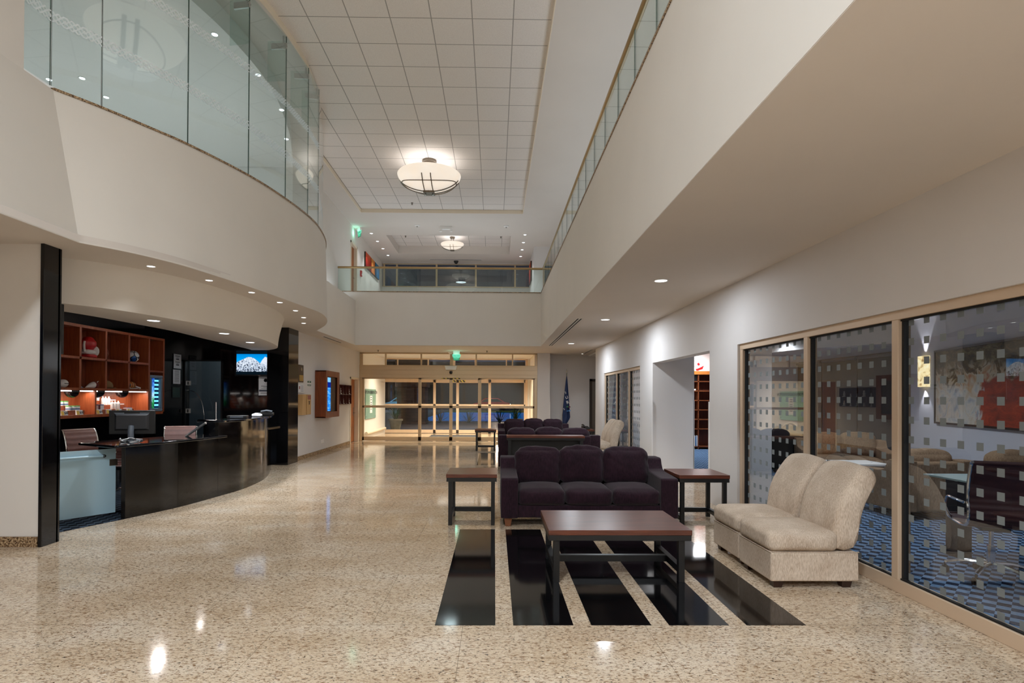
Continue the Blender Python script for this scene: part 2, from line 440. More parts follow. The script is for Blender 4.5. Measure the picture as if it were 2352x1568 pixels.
# ------------------------------------------------------------------ ground floor walls
mb = MB(); mb.box(-9.5, -4.49, 5.56, 5.71, 0, ZC); struct('wall_left', mb, 'wall')
mb = MB(); mb.box(-9.5, -4.5, 5.535, 5.56, 0, 0.1); struct('baseboard_left', mb, 'granite_base')
mb = MB(); mb.box(-4.49, -4.455, 5.53, 5.74, 0, ZC); mb.box(-4.62, -4.455, 5.711, 5.76, 0, ZC); struct('wall_end', mb, 'blackstone', bevel=0.004)
mb = MB(); mb.box(-7.25, -7.05, 5.7, 12.7, 0, ZC); struct('wall_reception', mb, 'blackstone')
mb = MB(); mb.box(-7.1, -6.93, 12.5, 12.7, 0, ZC).box(-6.93, -6.08, 12.5, 12.7, 2.3, ZC).box(-6.08, -4.9, 12.5, 12.7, 0, ZC); struct('wall_reception_back', mb, 'blackstone')
mb = MB(); mb.box(-7.1, -6.93, 11.45, 12.5, 0, ZC); struct('wall_reception_return', mb, 'blackstone')
mb = MB(); mb.box(-4.96, -4.49, 12.15, 12.75, 0, ZC); struct('wall_column', mb, 'blackstone', bevel=0.004)
mb = MB(); mb.box(-4.75, -4.56, 12.75, 17.62, 0, ZC).box(-4.75, -4.56, 17.62, 18.62, 2.09, ZC).box(-4.75, -4.56, 18.62, 19.0, 0, ZC); struct('wall_hall_left', mb, 'wall_cool')
mb = MB(); mb.box(-4.56, -4.545, 12.75, 17.58, 0, 0.1); struct('baseboard_hall', mb, 'granite_base')
# right wall with its openings
mb = MB()
W, WD = 3.109, 3.30
mb.box(W, WD, -6, 7.07, 2.19, ZC).box(W, WD, -6, 0.5, 0, 2.19)
mb.box(W, WD, 7.07, 7.99, 0, ZC).box(W, WD, 7.99, 10.88, 2.19, ZC).box(W, WD, 10.88, 11.84, 0, ZC)
mb.box(W, WD, 11.84, 15.76, 2.19, ZC).box(W, WD, 15.76, 17.07, 0, ZC)
struct('wall_right', mb, 'wall_cool')
mb = MB(); mb.box(WD, 3.93, 10.88, 11.05, 0, ZC); mb.box(WD, 3.93, 7.82, 7.99, 0, ZC); struct('wall_opening', mb, 'wall_cool')
for i, (x, y) in enumerate([(3.1, 10.872), (3.925, 10.892), (3.1, 7.984)]):
    mb = MB(); mb.box(x - 0.004, x + 0.012, y - 0.012, y + 0.014, 0, 1.45); struct('trim_%d' % (i + 1), mb, 'white')
mb = MB(); mb.box(1.445, 1.87, 18.75, 19.0, 0, ZC); struct('wall_pier', mb, 'wall_cool')
mb = MB(); mb.box(1.862, 1.88, 18.735, 18.76, 0, 1.35); struct('trim_4', mb, 'white')
mb = MB(); mb.box(1.87, 3.34, 19.5, 19.7, 0, ZC).box(3.34, 4.5, 19.5, 19.7, 2.16, ZC).box(1.75, 1.87, 19.0, 19.7, 0, ZC).box(4.5, 7.0, 19.5, 19.7, 0, ZC); struct('wall_alcove', mb, 'wall_cool')
mb = MB(); mb.box(3.3, 7.0, 17.07, 17.25, 0, ZC); struct('wall_lounge_end', mb, 'wall_cool')
mb = MB(); mb.box(-9.5, 8, -6.2, -6.0, 0, 7.3); struct('wall_back', mb, 'wall')
mb = MB(); mb.box(3.4, 3.6, -6, 23, ZF, ZT); struct('wall_upper_right', mb, 'wall_cool')

# ------------------------------------------------------------------ ground floor ceilings, balcony fronts
mb = MB(); mb.box(1.347, 3.3, -6, 17.07, ZC, ZC + 0.08).box(1.347, 7.0, 17.07, 19.6, ZC, ZC + 0.08); struct('ceiling_right', mb, 'soffit')
mb = MB(); mb.box(-4.75, 1.347, 16.202, 18.95, ZC, ZC + 0.08); struct('ceiling_entrance', mb, 'soffit')
mb = MB(); mb.prism([(-9.5, -6), (-4.092, -6)] + [(p[0] - 0.002, p[1]) for p in BB] + [(-4.062, 16.2), (-4.75, 16.2), (-4.75, 12.72), (-9.5, 12.72)], ZC, ZC + 0.08); struct('ceiling_reception', mb, 'soffit')
mb = MB(); mb.box(1.345, 1.47, -6, 16.33, 3.0, ZF + 0.05); struct('wall_balcony_right', mb, 'fascia')
mb = MB(); mb.box(-4.63, 1.345, 16.2, 16.33, 3.0, ZF + 0.05); struct('wall_bridge', mb, 'fascia')
mb = MB(); mb.box(-4.2, -4.06, 12.7, 16.2, 3.0, 4.29).box(-4.75, -4.2, 12.7, 16.2, 4.2, 4.29); struct('wall_ledge_left', mb, 'fascia')
def ribbon(top, bot, zt, zb, th=0.09):
    mb = MB()
    rings = []
    for a, b in zip(top, bot):
        rings.append([(b[0], b[1], zb), (a[0], a[1], zt), (a[0] - th, a[1], zt), (b[0] - th, b[1], zb)])
    mb.loft(rings); return mb
top = [(-4.36, -6), (-4.36, 2)] + [(p[0], p[1]) for p in BT]; bot = [(-4.09, -6), (-4.09, 2)] + [(p[0], p[1]) for p in BB]
struct('wall_balcony_curved', ribbon(top, bot, ZF, 3.0), 'fascia', ang=30)
# granite sills on the balcony fronts
mb = MB(); mb.loft([[(p[0] + 0.015, p[1], ZF), (p[0] + 0.015, p[1], ZF + 0.022), (p[0] - 0.16, p[1], ZF + 0.022), (p[0] - 0.16, p[1], ZF)] for p in BT]); struct('trim_5', mb, 'granite_base')
mb = MB(); mb.box(1.333, 1.49, -6, 16.3, ZF + 0.05, ZF + 0.07).box(-4.63, 1.35, 16.18, 16.35, ZF + 0.05, ZF + 0.07); struct('trim_6', mb, 'granite_base')
# upper floors
mb = MB(); mb.box(1.47, 3.5, -6, 16.33, 4.3, 4.4).box(-4.75, 3.5, 16.33, 22.9, 4.3, 4.4); struct('floor_upper', mb, 'wall')
mb = MB(); mb.prism([(-9.5, -6), (-4.5, -6)] + [(p[0] - 0.12, p[1]) for p in BT] + [(-4.75, 12.8), (-9.5, 12.8)], 4.3, 4.4); struct('floor_upper_office', mb, 'wall')

# reception bulkhead ring (lower curved canopy)
KB = crom([(-4.76, 6.05), (-4.46, 6.5), (-4.30, 7.0), (-4.13, 7.7), (-4.036, 8.67), (-4.09, 9.77), (-4.246, 10.74), (-4.437, 11.4), (-4.66, 11.83), (-4.92, 12.15)], 5)
KT = crom([(-4.74, 6.05), (-4.30, 6.5), (-4.02, 7.0), (-3.84, 7.7), (-3.76, 8.67), (-3.82, 9.77), (-4.06, 10.74), (-4.38, 11.4), (-4.64, 11.83), (-4.92, 12.15)], 5)
KI = crom([(-5.4, 6.05), (-5.2, 6.6), (-5.1, 7.1), (-5.05, 7.7), (-5.0, 8.67), (-5.1, 9.77), (-5.15, 10.6), (-5.2, 11.2), (-5.25, 11.83), (-5.3, 12.15)], 5)
mb = MB(); mb.loft([[(b[0], b[1], 2.5), (t[0], t[1], ZC), (i[0], i[1], ZC), (i[0], i[1], 2.5)] for b, t, i in zip(KB, KT, KI)]); struct('ceiling_canopy', mb, 'fascia', ang=30)

# ------------------------------------------------------------------ upper storey
mb = MB(); mb.box(-4.8, -4.63, 12.7, 17.79, 4.2, ZS + 0.3).box(-4.8, -4.63, 17.79, 18.6, 6.46, ZS + 0.3).box(-4.8, -4.63, 18.6, 22.9, 4.2, ZS + 0.3).box(-4.8, -4.63, 17.79, 18.6, 4.2, 4.4); struct('wall_upper_left', mb, 'wall')
mb = MB(); mb.box(-4.56, -4.36, -6, 5.16, ZF - 0.1, ZS); struct('wall_upper_near', mb, 'wall')
mb = MB(); mb.box(1.41, 3.5, 20.27, 20.45, 4.4, ZS); mb.box(1.41, 1.55, 20.45, 22.8, 4.4, ZS); struct('wall_upper_pier', mb, 'wall_cool')
mb = MB(); mb.box(-4.7, 1.5, 22.8, 23.0, 4.4, 6.0).box(-4.7, 1.5, 22.8, 23.0, 6.95, ZS + 0.1); struct('wall_upper_back', mb, 'wall_cool')
mb = MB(); mb.box(-9.5, -9.3, 4.9, 12.9, 4.4, ZS).box(-9.5, -4.7, 12.72, 12.9, 4.4, ZS).box(-9.5, -4.5, 4.75, 4.9, 4.4, ZS); struct('wall_office', mb, 'white')
CI = crom([(-4.36, 4.4), (-4.30, 5.5), (-4.08, 5.9), (-3.6, 6.75), (-3.313, 7.75), (-3.224, 8.39), (-3.186, 9.03), (-3.234, 9.79), (-3.434, 10.84), (-3.63, 11.55), (-4.03, 12.75)], 5)
mb = MB()
mb.prism([(-9.5, -6), (-4.36, -6)] + [(p[0], p[1]) for p in CI] + [(-4.04, 16.66), (-4.75, 16.66), (-4.75, 12.8), (-9.5, 12.8)], ZS, ZS + 0.34)
struct('ceiling_upper_left', mb, 'soffit')
mb = MB(); mb.box(0.83, 3.5, -6, 23, ZS, ZS + 0.34).box(-4.75, 0.83, 16.66, 18.99, ZS, ZS + 0.34).box(-4.75, 0.83, 21.4, 23, ZS, ZS + 0.34).box(-4.75, -3.735, 18.99, 21.4, ZS, ZS + 0.34).box(0.54, 0.83, 18.99, 21.4, ZS, ZS + 0.34)
struct('ceiling_upper', mb, 'soffit')
mb = MB(); mb.box(-4.4, 0.9, -6, 16.7, ZT, ZT + 0.02); struct('ceiling_tiles', mb, 'tiles')
mb = MB(); mb.box(-3.8, 0.6, 18.9, 21.5, 7.32, 7.34); struct('ceiling_hall', mb, 'tiles_hall')
# pale edging around the tile recess
mb = MB(); mb.loft([[(p[0], p[1], ZS - 0.006), (p[0] + 0.012, p[1], ZS - 0.006), (p[0] + 0.012, p[1], ZT), (p[0], p[1], ZT)] for p in CI])
mb.box(-4.04, -4.028, 12.75, 16.66, ZS - 0.006, ZT).box(-4.04, 0.83, 16.648, 16.66, ZS - 0.006, ZT).box(0.818, 0.83, -6, 16.66, ZS - 0.006, ZT); struct('trim_7', mb, 'trimwhite')
# dropped ceiling inside the upper office
CO = [(p[0] - 0.62, p[1]) for p in CI]
mb = MB(); mb.prism([(-9.3, 4.95), (-4.98, 4.95)] + [(p[0], p[1]) for p in CO if p[1] > 5.0] + [(-4.66, 12.7), (-9.3, 12.7)], 6.72, ZS); struct('ceiling_office', mb, 'white')

# ------------------------------------------------------------------ curved glass curtain of the upper office (flat facets)
gp = [(-4.37, 5.16), (-4.35, 5.46), (-4.13, 5.85), (-3.70, 6.70), (-3.38, 7.62), (-3.215, 8.52), (-3.145, 9.33), (-3.175, 9.98), (-3.6, 11.6)]
curt = thing('glass_curtain_wall', 'curved frameless glass wall with etched bands above the reception balcony', 'glass wall', (0, 0, 0))
for a, b in zip(gp, gp[1:]):
    L = math.hypot(b[0] - a[0], b[1] - a[1]); an = math.atan2(b[1] - a[1], b[0] - a[0])
    mb = MB(); x0, x1 = 0.004, L - 0.004
    for sgn in (0, 1):
        y = 0.012 * sgn
        mb.poly([(x0, y, 0), (x1, y, 0), (x1, y, ZS - ZF - 0.03), (x0, y, ZS - ZF - 0.03)])
    mb.m = 1
    for x in (x0, x1): mb.poly([(x, 0, 0), (x, 0.012, 0), (x, 0.012, ZS - ZF - 0.03), (x, 0, ZS - ZF - 0.03)])
    o = mb.build('glass_panel', ['glass_curtain', 'glass_edge'], curt, smooth=False, loc=(a[0], a[1], ZF + 0.022), rotz=an)
for k in range(3, 8):
    p = Vector(gp[k]); q = Vector(gp[k + 1]) if k + 1 < len(gp) else p + Vector((0, 1)); d = (q - p).normalized(); nrm = Vector((-d.y, d.x))
    an = math.atan2(nrm.y, nrm.x)
    mb = MB(); mb.box(0.02, 0.3, -0.006, 0.006, 0, 0.62)
    mb.build('glass_fin', 'glass_rail', curt, smooth=False, loc=(p.x, p.y, 6.33), rotz=an)
    mb = MB(); mb.box(0.0, 0.24, -0.014, 0.014, 0, 0.09)
    mb.build('patch_fitting', 'steel', curt, bevel=0.003, loc=(p.x, p.y, 6.82), rotz=an)
    mb = MB(); mb.cyl((0.05, 0, 0.09), (0.05, 0, 0.2), 0.014); mb.cyl((0.02, 0.03, 0.06), (0.02, -0.03, 0.06), 0.018)
    mb.build('fixing_bolt', 'steel', curt, loc=(p.x, p.y, 6.82), rotz=an)

# balustrades
def balustrade(label, name, pts, zb, zr, rail_r=0.032):
    t = thing(name, label, 'railing')
    for a, b in zip(pts, pts[1:]):
        L = math.hypot(b[0] - a[0], b[1] - a[1]); an = math.atan2(b[1] - a[1], b[0] - a[0])
        mb = MB()
        for y in (0.0, 0.012): mb.poly([(0.006, y, 0), (L - 0.006, y, 0), (L - 0.006, y, zr - zb - 0.03), (0.006, y, zr - zb - 0.03)])
        mb.m = 1
        for x in (0.006, L - 0.006): mb.poly([(x, 0, 0), (x, 0.012, 0), (x, 0.012, zr - zb - 0.03), (x, 0, zr - zb - 0.03)])
        mb.build('glass_panel', ['glass_rail', 'glass_edge'], t, smooth=False, loc=(a[0], a[1], zb), rotz=an)
    mb = MB(); mb.tube([(pts[0][0], pts[0][1], zr), (pts[-1][0], pts[-1][1], zr)], rail_r, 14)
    mb.build('handrail', 'brassrail', t)
    return t
ys = [16.27 - 0.762 * k for k in range(24)]
balustrade('long glass balustrade with bronze handrail along the right balcony', 'glass_balustrade', [(1.415, y) for y in ys[::-1]], ZF + 0.07, 5.275)
balustrade('short glass balustrade with bronze handrail across the end bridge', 'glass_balustrade', [(-4.6 + 1.2 * k, 16.27) for k in range(6)], ZF + 0.07, 5.275)

# ------------------------------------------------------------------ window frames
def framebars(mb, x, w, ys, zs):
    """rectangular bars in the plane x: ys = (y0, y1), zs = (z0, z1)"""
    mb.box(x, x + w, ys[0], ys[1], zs[0], zs[1])
# office window beside the seats
win = MB(); fx = 3.135
win.box(fx, fx + 0.09, 0.5, 7.06, 0.0, 0.10).box(fx, fx + 0.09, 0.5, 7.06, 2.12, 2.19)
for y in (7.02, 5.56, 4.31, 3.05, 1.8): win.box(fx, fx + 0.09, y - 0.035, y + 0.035, 0.1, 2.12)
w1 = struct('window_1', win, 'alum_pale', bevel=0.003)
for a, b in ((7.02, 5.56), (5.56, 4.31), (4.31, 3.05), (3.05, 1.8), (1.8, 0.5)):
    y0, y1 = b + 0.035, a - 0.035
    mb = MB()
    mb.poly([(fx + 0.05, y0, 0.1), (fx + 0.05, y1, 0.1), (fx + 0.05, y1, 2.12), (fx + 0.05, y0, 2.12)])
    mb.build('window_pane', 'glass_film', w1, smooth=False)
    mb = MB(); mb.box(fx + 0.02, fx + 0.045, y0, y1, 0.1, 0.112).box(fx + 0.02, fx + 0.045, y0, y1, 2.105, 2.12).box(fx + 0.03, fx + 0.085, y1 - 0.02, y1, 0.1, 2.12).box(fx + 0.02, fx + 0.045, y0, y0 + 0.012, 0.1, 2.12)
    mb.build('window_gasket', 'gasket', w1, smooth=False)
win = MB()
win.box(fx, fx + 0.09, 11.85, 15.75, 0.0, 0.10).box(fx, fx + 0.09, 11.85, 15.75, 2.12, 2.19)
for y in (11.88, 12.95, 14.26, 15.72): win.box(fx, fx + 0.09, y - 0.035, y + 0.035, 0.1, 2.12)
w2 = struct('window_2', win, 'alum_pale', bevel=0.003)
for a, b in ((15.72, 14.26), (14.26, 12.95), (12.95, 11.88)):
    mb = MB(); mb.poly([(fx + 0.05, b, 0.1), (fx + 0.05, a, 0.1), (fx + 0.05, a, 2.12), (fx + 0.05, b, 2.12)])
    mb.build('window_pane', 'glass_film', w2, smooth=False)
    mb = MB(); mb.box(fx + 0.03, fx + 0.08, a - 0.06, a - 0.035, 0.1, 2.12); mb.build('window_gasket', 'gasket', w2, smooth=False)
# upper hall windows
win = MB()
win.box(-4.62, 1.5, 22.74, 22.84, 6.0, 6.03).box(-4.62, 1.5, 22.74, 22.84, 6.92, 6.95)
for x in (-4.55, -4.026, -2.402, -0.794, 0.818, 1.46): win.box(x - 0.035, x + 0.035, 22.74, 22.84, 6.03, 6.92)
w3 = struct('window_3', win, 'alum', bevel=0.003)
for a, b in zip((-4.55, -4.026, -2.402, -0.794, 0.818), (-4.026, -2.402, -0.794, 0.818, 1.46)):
    mb = MB(); mb.poly([(a, 22.8, 6.03), (b, 22.8, 6.03), (b, 22.8, 6.92), (a, 22.8, 6.92)]); mb.build('window_pane', 'glass_night', w3, smooth=False)

# ------------------------------------------------------------------ entrance doors (inner and outer set of the vestibule)
def entrance(n, y, xs, zz, mat):
    """xs: outer left, left leaf edge, centre, right leaf edge, outer right; zz: header bottom, transom bottom, transom top"""
    xl, a, c, b, xr = xs
    mb = MB()
    mb.box(xl, xl + 0.09, y - 0.05, y + 0.05, 0, zz[2]).box(xr - 0.09, xr, y - 0.05, y + 0.05, 0, zz[2])
    mb.box(xl, xr, y - 0.08, y + 0.07, zz[0], zz[1]).box(xl, xr, y - 0.05, y + 0.05, zz[2] - 0.03, zz[2] + 0.04)
    mb.box(xl, xr, y - 0.086, y - 0.08, zz[0] + 0.1, zz[0] + 0.112).box(xl, xr, y - 0.086, y - 0.08, zz[0] + 0.26, zz[0] + 0.266)
    fr = struct('door_%d' % n, mb, mat, bevel=0.003)
    tx = [xl + 0.09] + [xl + (xr - xl) * f for f in (0.145, 0.345, 0.515, 0.655, 0.86)] + [xr - 0.09]
    for i, x in enumerate(tx[1:-1]):
        w = 0.05 if i == 2 else 0.024
        mb = MB(); mb.box(x - w, x + w, y - 0.04, y + 0.04, zz[1], zz[2] - 0.03); mb.build('transom_mullion', mat, fr, bevel=0.003)
    for p, q in zip(tx, tx[1:]):
        mb = MB(); mb.poly([(p, y, zz[1]), (q, y, zz[1]), (q, y, zz[2] - 0.03), (p, y, zz[2] - 0.03)]); mb.build('transom_pane', 'glass', fr, smooth=False)
    for p, q, nm, dy in ((xl + 0.09, a, 'side_light', 0.02), (a, c, 'sliding_leaf', -0.03), (c, b, 'sliding_leaf', -0.03), (b, xr - 0.09, 'side_light', 0.02)):
        mb = MB(); st = 0.055
        lx0 = p if nm == 'sliding_leaf' or p == xl + 0.09 else p
        mb.box(p, p + st, y + dy - 0.022, y + dy + 0.022, 0.012, zz[0]).box(q - st, q, y + dy - 0.022, y + dy + 0.022, 0.012, zz[0])
        mb.box(p, q, y + dy - 0.022, y + dy + 0.022, 0.012, 0.15).box(p, q, y + dy - 0.022, y + dy + 0.022, 1.125, 1.205).box(p, q, y + dy - 0.022, y + dy + 0.022, 2.08 if nm == 'sliding_leaf' else 2.1, zz[0])
        lf = mb.build(nm, mat, fr, bevel=0.003)
        for z0, z1 in ((0.15, 1.125), (1.205, 2.1)):
            m2 = MB(); m2.poly([(p + st, y + dy, z0), (q - st, y + dy, z0), (q - st, y + dy, z1), (p + st, y + dy, z1)]); m2.build('door_pane', 'glass', lf, smooth=False)
    for s in (-1, 1):
        for k in range(1):
            mb = MB(); x0 = c + s * 0.06; x1 = x0 + s * 0.26
            lo, hi = min(x0, x1), max(x0, x1)
            mb.box(lo, hi, y - 0.0545, y - 0.0525, 2.11, 2.19)
            mb.m = 1
            w = (hi - lo) / 4.0
            for j in (0, 2): 
                xs0 = lo + j * w
                mb.poly([(xs0, y - 0.0555, 2.19), (xs0 + w, y - 0.0555, 2.19), (min(hi, xs0 + 2 * w), y - 0.0555, 2.11), (min(hi, xs0 + w), y - 0.0555, 2.11)])
            mb.build('hazard_tape', [plain('hazard_yellow', srgb(214, 196, 60), 0.5), 'gasket'], fr, smooth=False)
    return fr
d1 = entrance(1, 18.85, (-4.56, -2.53, -1.475, -0.506, 1.445), (2.14, 2.57, 2.98), 'alum')
d2 = entrance(2, 22.9, (-4.9, -2.47, -1.52, -0.2, 1.36), (2.24, 2.8, 3.06), 'alum_pale')
# vestibule
mb = MB(); mb.box(-4.75, -4.5, 19.0, 22.9, 0, 3.25).box(-5.1, -4.75, 22.8, 23.0, 0, 3.3); struct('wall_vestibule_left', mb, 'white')
mb = MB(); mb.box(1.44, 1.6, 19.0, 22.9, 0, 3.25); struct('wall_vestibule_right', mb, 'trimwhite')
mb = MB(); mb.box(-4.9, 1.6, 18.95, 22.9, 3.08, 3.2); struct('ceiling_vestibule', mb, 'white')
mb = MB(); mb.box(-8, 8, 22.86, 23.0, 3.06, 6.0).box(1.36, 8, 22.86, 23.0, 0, 3.06).box(-9, -4.9, 22.86, 23.0, 0, 3.06); struct('wall_facade', mb, 'wall')
mb = MB(); mb.box(-5.0, -4.97, 12, 12, 0, 0) if False else None
# ------------------------------------------------------------------ lamps
def chandelier(label, x, y, zc, R, drop):
    t = thing('chandelier', label, 'ceiling lamp', (x, y, zc))
    k = R / 0.75
    mb = MB(); mb.lathe([(0.001, 0), (0.17 * k, 0), (0.17 * k, -0.05 * k), (0.15 * k, -0.06 * k), (0.15 * k, -0.1 * k), (0.001, -0.11 * k)], n=32); mb.build('canopy', 'bronze', t)
    for a in range(4):
        an = PI / 4 + a * PI / 2; px, py = 0.11 * k * math.cos(an), 0.11 * k * math.sin(an)
        mb = MB(); mb.cyl((px, py, -0.1 * k), (px, py, -drop + 0.01), 0.012 * k); mb.build('rod', 'bronze', t)
    D = 0.36 * k; zr = -drop
    prof = [(R * math.sin(q), zr - D * (math.cos(q) - math.cos(1.45)) / (1 - math.cos(1.45)) - 0.001) for q in [1.45 * i / 16 for i in range(1, 17)]]
    prof = [(R * math.sin(1.45 * i / 16) / math.sin(1.45), zr - D * (math.cos(1.45 * i / 16) - math.cos(1.45)) / (1 - math.cos(1.45))) for i in range(0, 17)]
    prof[0] = (0.001, prof[0][1])
    mb = MB(); mb.lathe(prof + [(R * 0.985, zr + 0.012), (R * 0.96, zr + 0.002)] + [(R * f, zr - 0.02 * k - D * 0.93 * (1 - f * f)) for f in (0.85, 0.6, 0.3, 0.01)], n=64); mb.build('bowl', 'bowl', t)
    # metal work beneath the bowl
    def zb(xx, yy=0.0):
        rr = min(1.0, math.hypot(xx, yy) / R); q = math.asin(min(1.0, rr * math.sin(1.45)))
        return zr - D * (math.cos(q) - math.cos(1.45)) / (1 - math.cos(1.45))
    ring = [(R * 0.86 * math.cos(q), R * 0.62 * math.sin(q), zb(R * 0.86 * math.cos(q), R * 0.62 * math.sin(q)) - 0.012 * k) for q in [2 * PI * i / 48 for i in range(48)]]
    mb = MB(); mb.tube(ring, 0.011 * k, 8, closed=True); mb.build('oval_ring', 'bronze', t)
    for s, ext in ((-1, 0.93), (1, 0.93)):
        pts = [(R * ext * f, s * 0.075 * k, zb(R * ext * f) - 0.025 * k - 0.015 * k * (1 - abs(f))) for f in [i / 12 - 1 for i in range(25)]]
        mb = MB()
        mb.loft([[(p[0], p[1] - 0.028 * k, p[2]), (p[0], p[1] + 0.028 * k, p[2]), (p[0], p[1] + 0.028 * k, p[2] - 0.012 * k), (p[0], p[1] - 0.028 * k, p[2] - 0.012 * k)] for p in pts])
        mb.build('strap', 'bronze', t)
    for s in (-1, 1):
        pts = [(s * 0.1 * k, R * f, zb(s * 0.1 * k, R * f) - 0.022 * k) for f in [-0.85 + 1.05 * i / 14 for i in range(15)]]
        mb = MB(); mb.tube(pts, 0.012 * k, 8); mb.build('bar', 'bronze', t)
    mb = MB(); mb.box(-0.13 * k, 0.13 * k, -0.12 * k, 0.12 * k, zr - D - 0.075 * k, zr - D - 0.028 * k); mb.cyl((0, -0.125 * k, zr - D - 0.05 * k), (0, -0.14 * k, zr - D - 0.05 * k), 0.018 * k)
    mb.build('bracket', 'bronze', t, bevel=0.004)
    for s in (-1, 1):
        mb = MB(); mb.cyl((s * 0.09 * k, 0, zr - D - 0.075 * k), (s * 0.09 * k, 0, zr - D - 0.1 * k), 0.022 * k); mb.build('finial', 'steel', t)
    return t
ch1 = chandelier('large alabaster bowl chandelier hanging from the tiled lobby ceiling', -1.58, 13.2, ZT, 0.75, 0.36)
ch2 = chandelier('small alabaster bowl chandelier in the recess over the far bridge', -1.565, 20.2, 7.32, 0.42, 0.26)
ch3 = chandelier('alabaster bowl chandelier mirrored in the curved office glass, nearest the viewer', -1.58, 6.2, ZT, 0.75, 0.36)

LG = {}
def downlight(label, x, y, z, r, mat, power, group, color=(1, 0.95, 0.88), spot=110, blend=0.7, size=None):
    key = (round(r, 3), mat)
    if key not in LG:
        t = thing('downlight', label, 'downlight', (x, y, z), 0, group)
        mb = MB(); mb.lathe([(r * 0.86, -0.001), (r * 1.18, -0.001), (r * 1.18, -0.005), (r * 0.98, -0.008), (r * 0.86, -0.004)], n=28, caps=False); mb.build('trim_ring', 'white', t)
        mb = MB(); mb.lathe([(0.0005, -0.003), (r * 0.9, -0.003), (r * 0.9, -0.006), (0.0005, -0.006)], n=28); mb.build('lens', mat, t)
        LG[key] = t
    else:
        t = copy_tree(LG[key]); t.location = (x, y, z); t['label'] = label; t['group'] = group
    if power and spot > 140: lamp('downlight_lamp', 'AREA', (0, 0, -0.02), power, color, 0.14, t)
    elif power: lamp('downlight_lamp', 'SPOT', (0, 0, -0.03), power, color, (size or r) * 0.8, t, (0, 0, 0), spot, blend)
    return t
RP = 22
for k, y in enumerate((7.03, 10.58, 15.3, -0.6, -2.2)):  # last two are unseen, added to light the near floor and right wall
    downlight(['nearest bright downlight ahead', 'middle bright downlight', 'farthest bright downlight', 'added unseen downlight just behind the viewer', 'added unseen downlight by the rear wall'][k] + ' in the ceiling under the right balcony', 2.11, y, ZC, 0.085, 'lamp_white', 60 if k > 2 else RP, 'downlights under the right balcony', (0.86, 0.93, 1.0), 145)
downlight('tiny spotlight in the alcove ceiling above the flag', 2.98, 18.85, ZC, 0.035, 'lamp_white', 26, 'alcove spotlight', (0.93, 0.95, 1), 60)
for k, (x, y) in enumerate([(-3.98, 6.46), (-3.70, 7.22), (-3.51, 8.04), (-3.43, 8.88), (-3.48, 9.72), (-3.63, 10.57), (-3.91, 11.39)]):
    downlight('small downlight in the curved soffit over the lobby floor, %s from the near end' % ORD[k], x, y, ZC, 0.045, 'lamp_white', 34, 'small downlights along the curved soffit', (0.88, 0.94, 1.0), 105, 0.95)
for k, (x, y) in enumerate([(-4.55, 7.45), (-4.33, 8.93), (-4.55, 10.38)]):
    downlight('larger downlight under the reception canopy, %s from the near end' % ORD[k], x, y, 2.5, 0.08, 'lamp_cool', 60, 'downlights under the reception canopy', (0.88, 0.93, 1), 110)
for k, (xl, xr, y) in enumerate([(-4.195, 1.005, 18.8), (-4.19, 1.003, 19.75), (-4.19, 1.004, 20.72), (-4.19, 0.995, 21.7)]):
    for s, x in (('left', xl), ('right', xr)):
        downlight('small hall downlight above the bridge, %s of the %s row' % (ORD[k], s), x, y, ZS, 0.05, 'lamp_cool', 30, 'downlights in the upper hall ceiling', (0.93, 0.95, 1), 80)
for k, (x, y) in enumerate([(-4.02, 8.1), (-3.82, 9.1), (-3.86, 10.2), (-4.2, 11.35)]):
    downlight('downlight behind the curved office glass, %s along the curve' % ORD[k], x - 0.05, y - 0.06, 6.72, 0.045, 'lamp_cool', 27, 'downlights in the upper office', (0.85, 0.92, 1), 130)
for k, (x, y) in enumerate([(-7.4, 9.25), (-6.82, 9.2), (-7.4, 9.78), (-6.83, 9.78)]):
    downlight(['front left', 'front right', 'rear left', 'rear right'][k] + ' of four downlights clustered low behind the office glass', x, y, 6.72, 0.045, 'lamp_cool', 27, 'downlights in the upper office', (0.85, 0.92, 1), 130)
for k, (x, y) in enumerate([(-3.43, 20.45), (-2.3, 20.37), (-0.58, 20.44), (0.5, 20.35)]):
    downlight('round vestibule downlight above the doors, %s from the left' % ORD[k], x, y, 3.08, 0.075, 'lamp_white', 210, 'vestibule downlights', (1, 0.86, 0.66), 140)

# light of the chandeliers themselves: a wide soft disc under each bowl and one in the open top
WARM = (0.84, 0.92, 1.0)
ch4 = chandelier('added alabaster bowl chandelier behind the viewer, unseen, lighting the lobby', -1.58, -0.8, ZT, 0.75, 0.36)  # added out of view; its strong bowl light fills the lobby from behind
for c, p in ((ch1, 1.0), (ch3, 0.04), (ch4, 25.0), (ch2, 0.35)):
    R = 0.42 if c is ch2 else 0.75
    d = 0.26 if c is ch2 else 0.36
    lamp('bowl_lamp', 'AREA', (0, 0, -d - 0.36 * R / 0.75 - 0.11), 16 * p, WARM, 1.1 * R, c)
    lamp('uplight_lamp', 'AREA', (0, 0, -d + 0.02), 4.5 * min(max(p, 0.35), 1.0), WARM, 1.5 * R, c, (PI, 0, 0))
# unseen fill uplights added over the balcony floor, the left ledge and the bridge, washing the high ceiling
FILL_COL = (0.8, 0.91, 1.0)
lamp('fill_uplight', 'AREA', (2.3, 7.0, 4.62), 85, FILL_COL, 1.2, None, (PI, 0, 0), size_y=18.0)
lamp('fill_uplight', 'AREA', (-4.35, 14.4, 4.36), 7, FILL_COL, 0.3, None, (PI, 0, 0), size_y=3.2)
lamp('fill_uplight', 'AREA', (-1.6, 17.6, 4.5), 30, FILL_COL, 5.0, None, (PI, 0, 0), size_y=1.2)
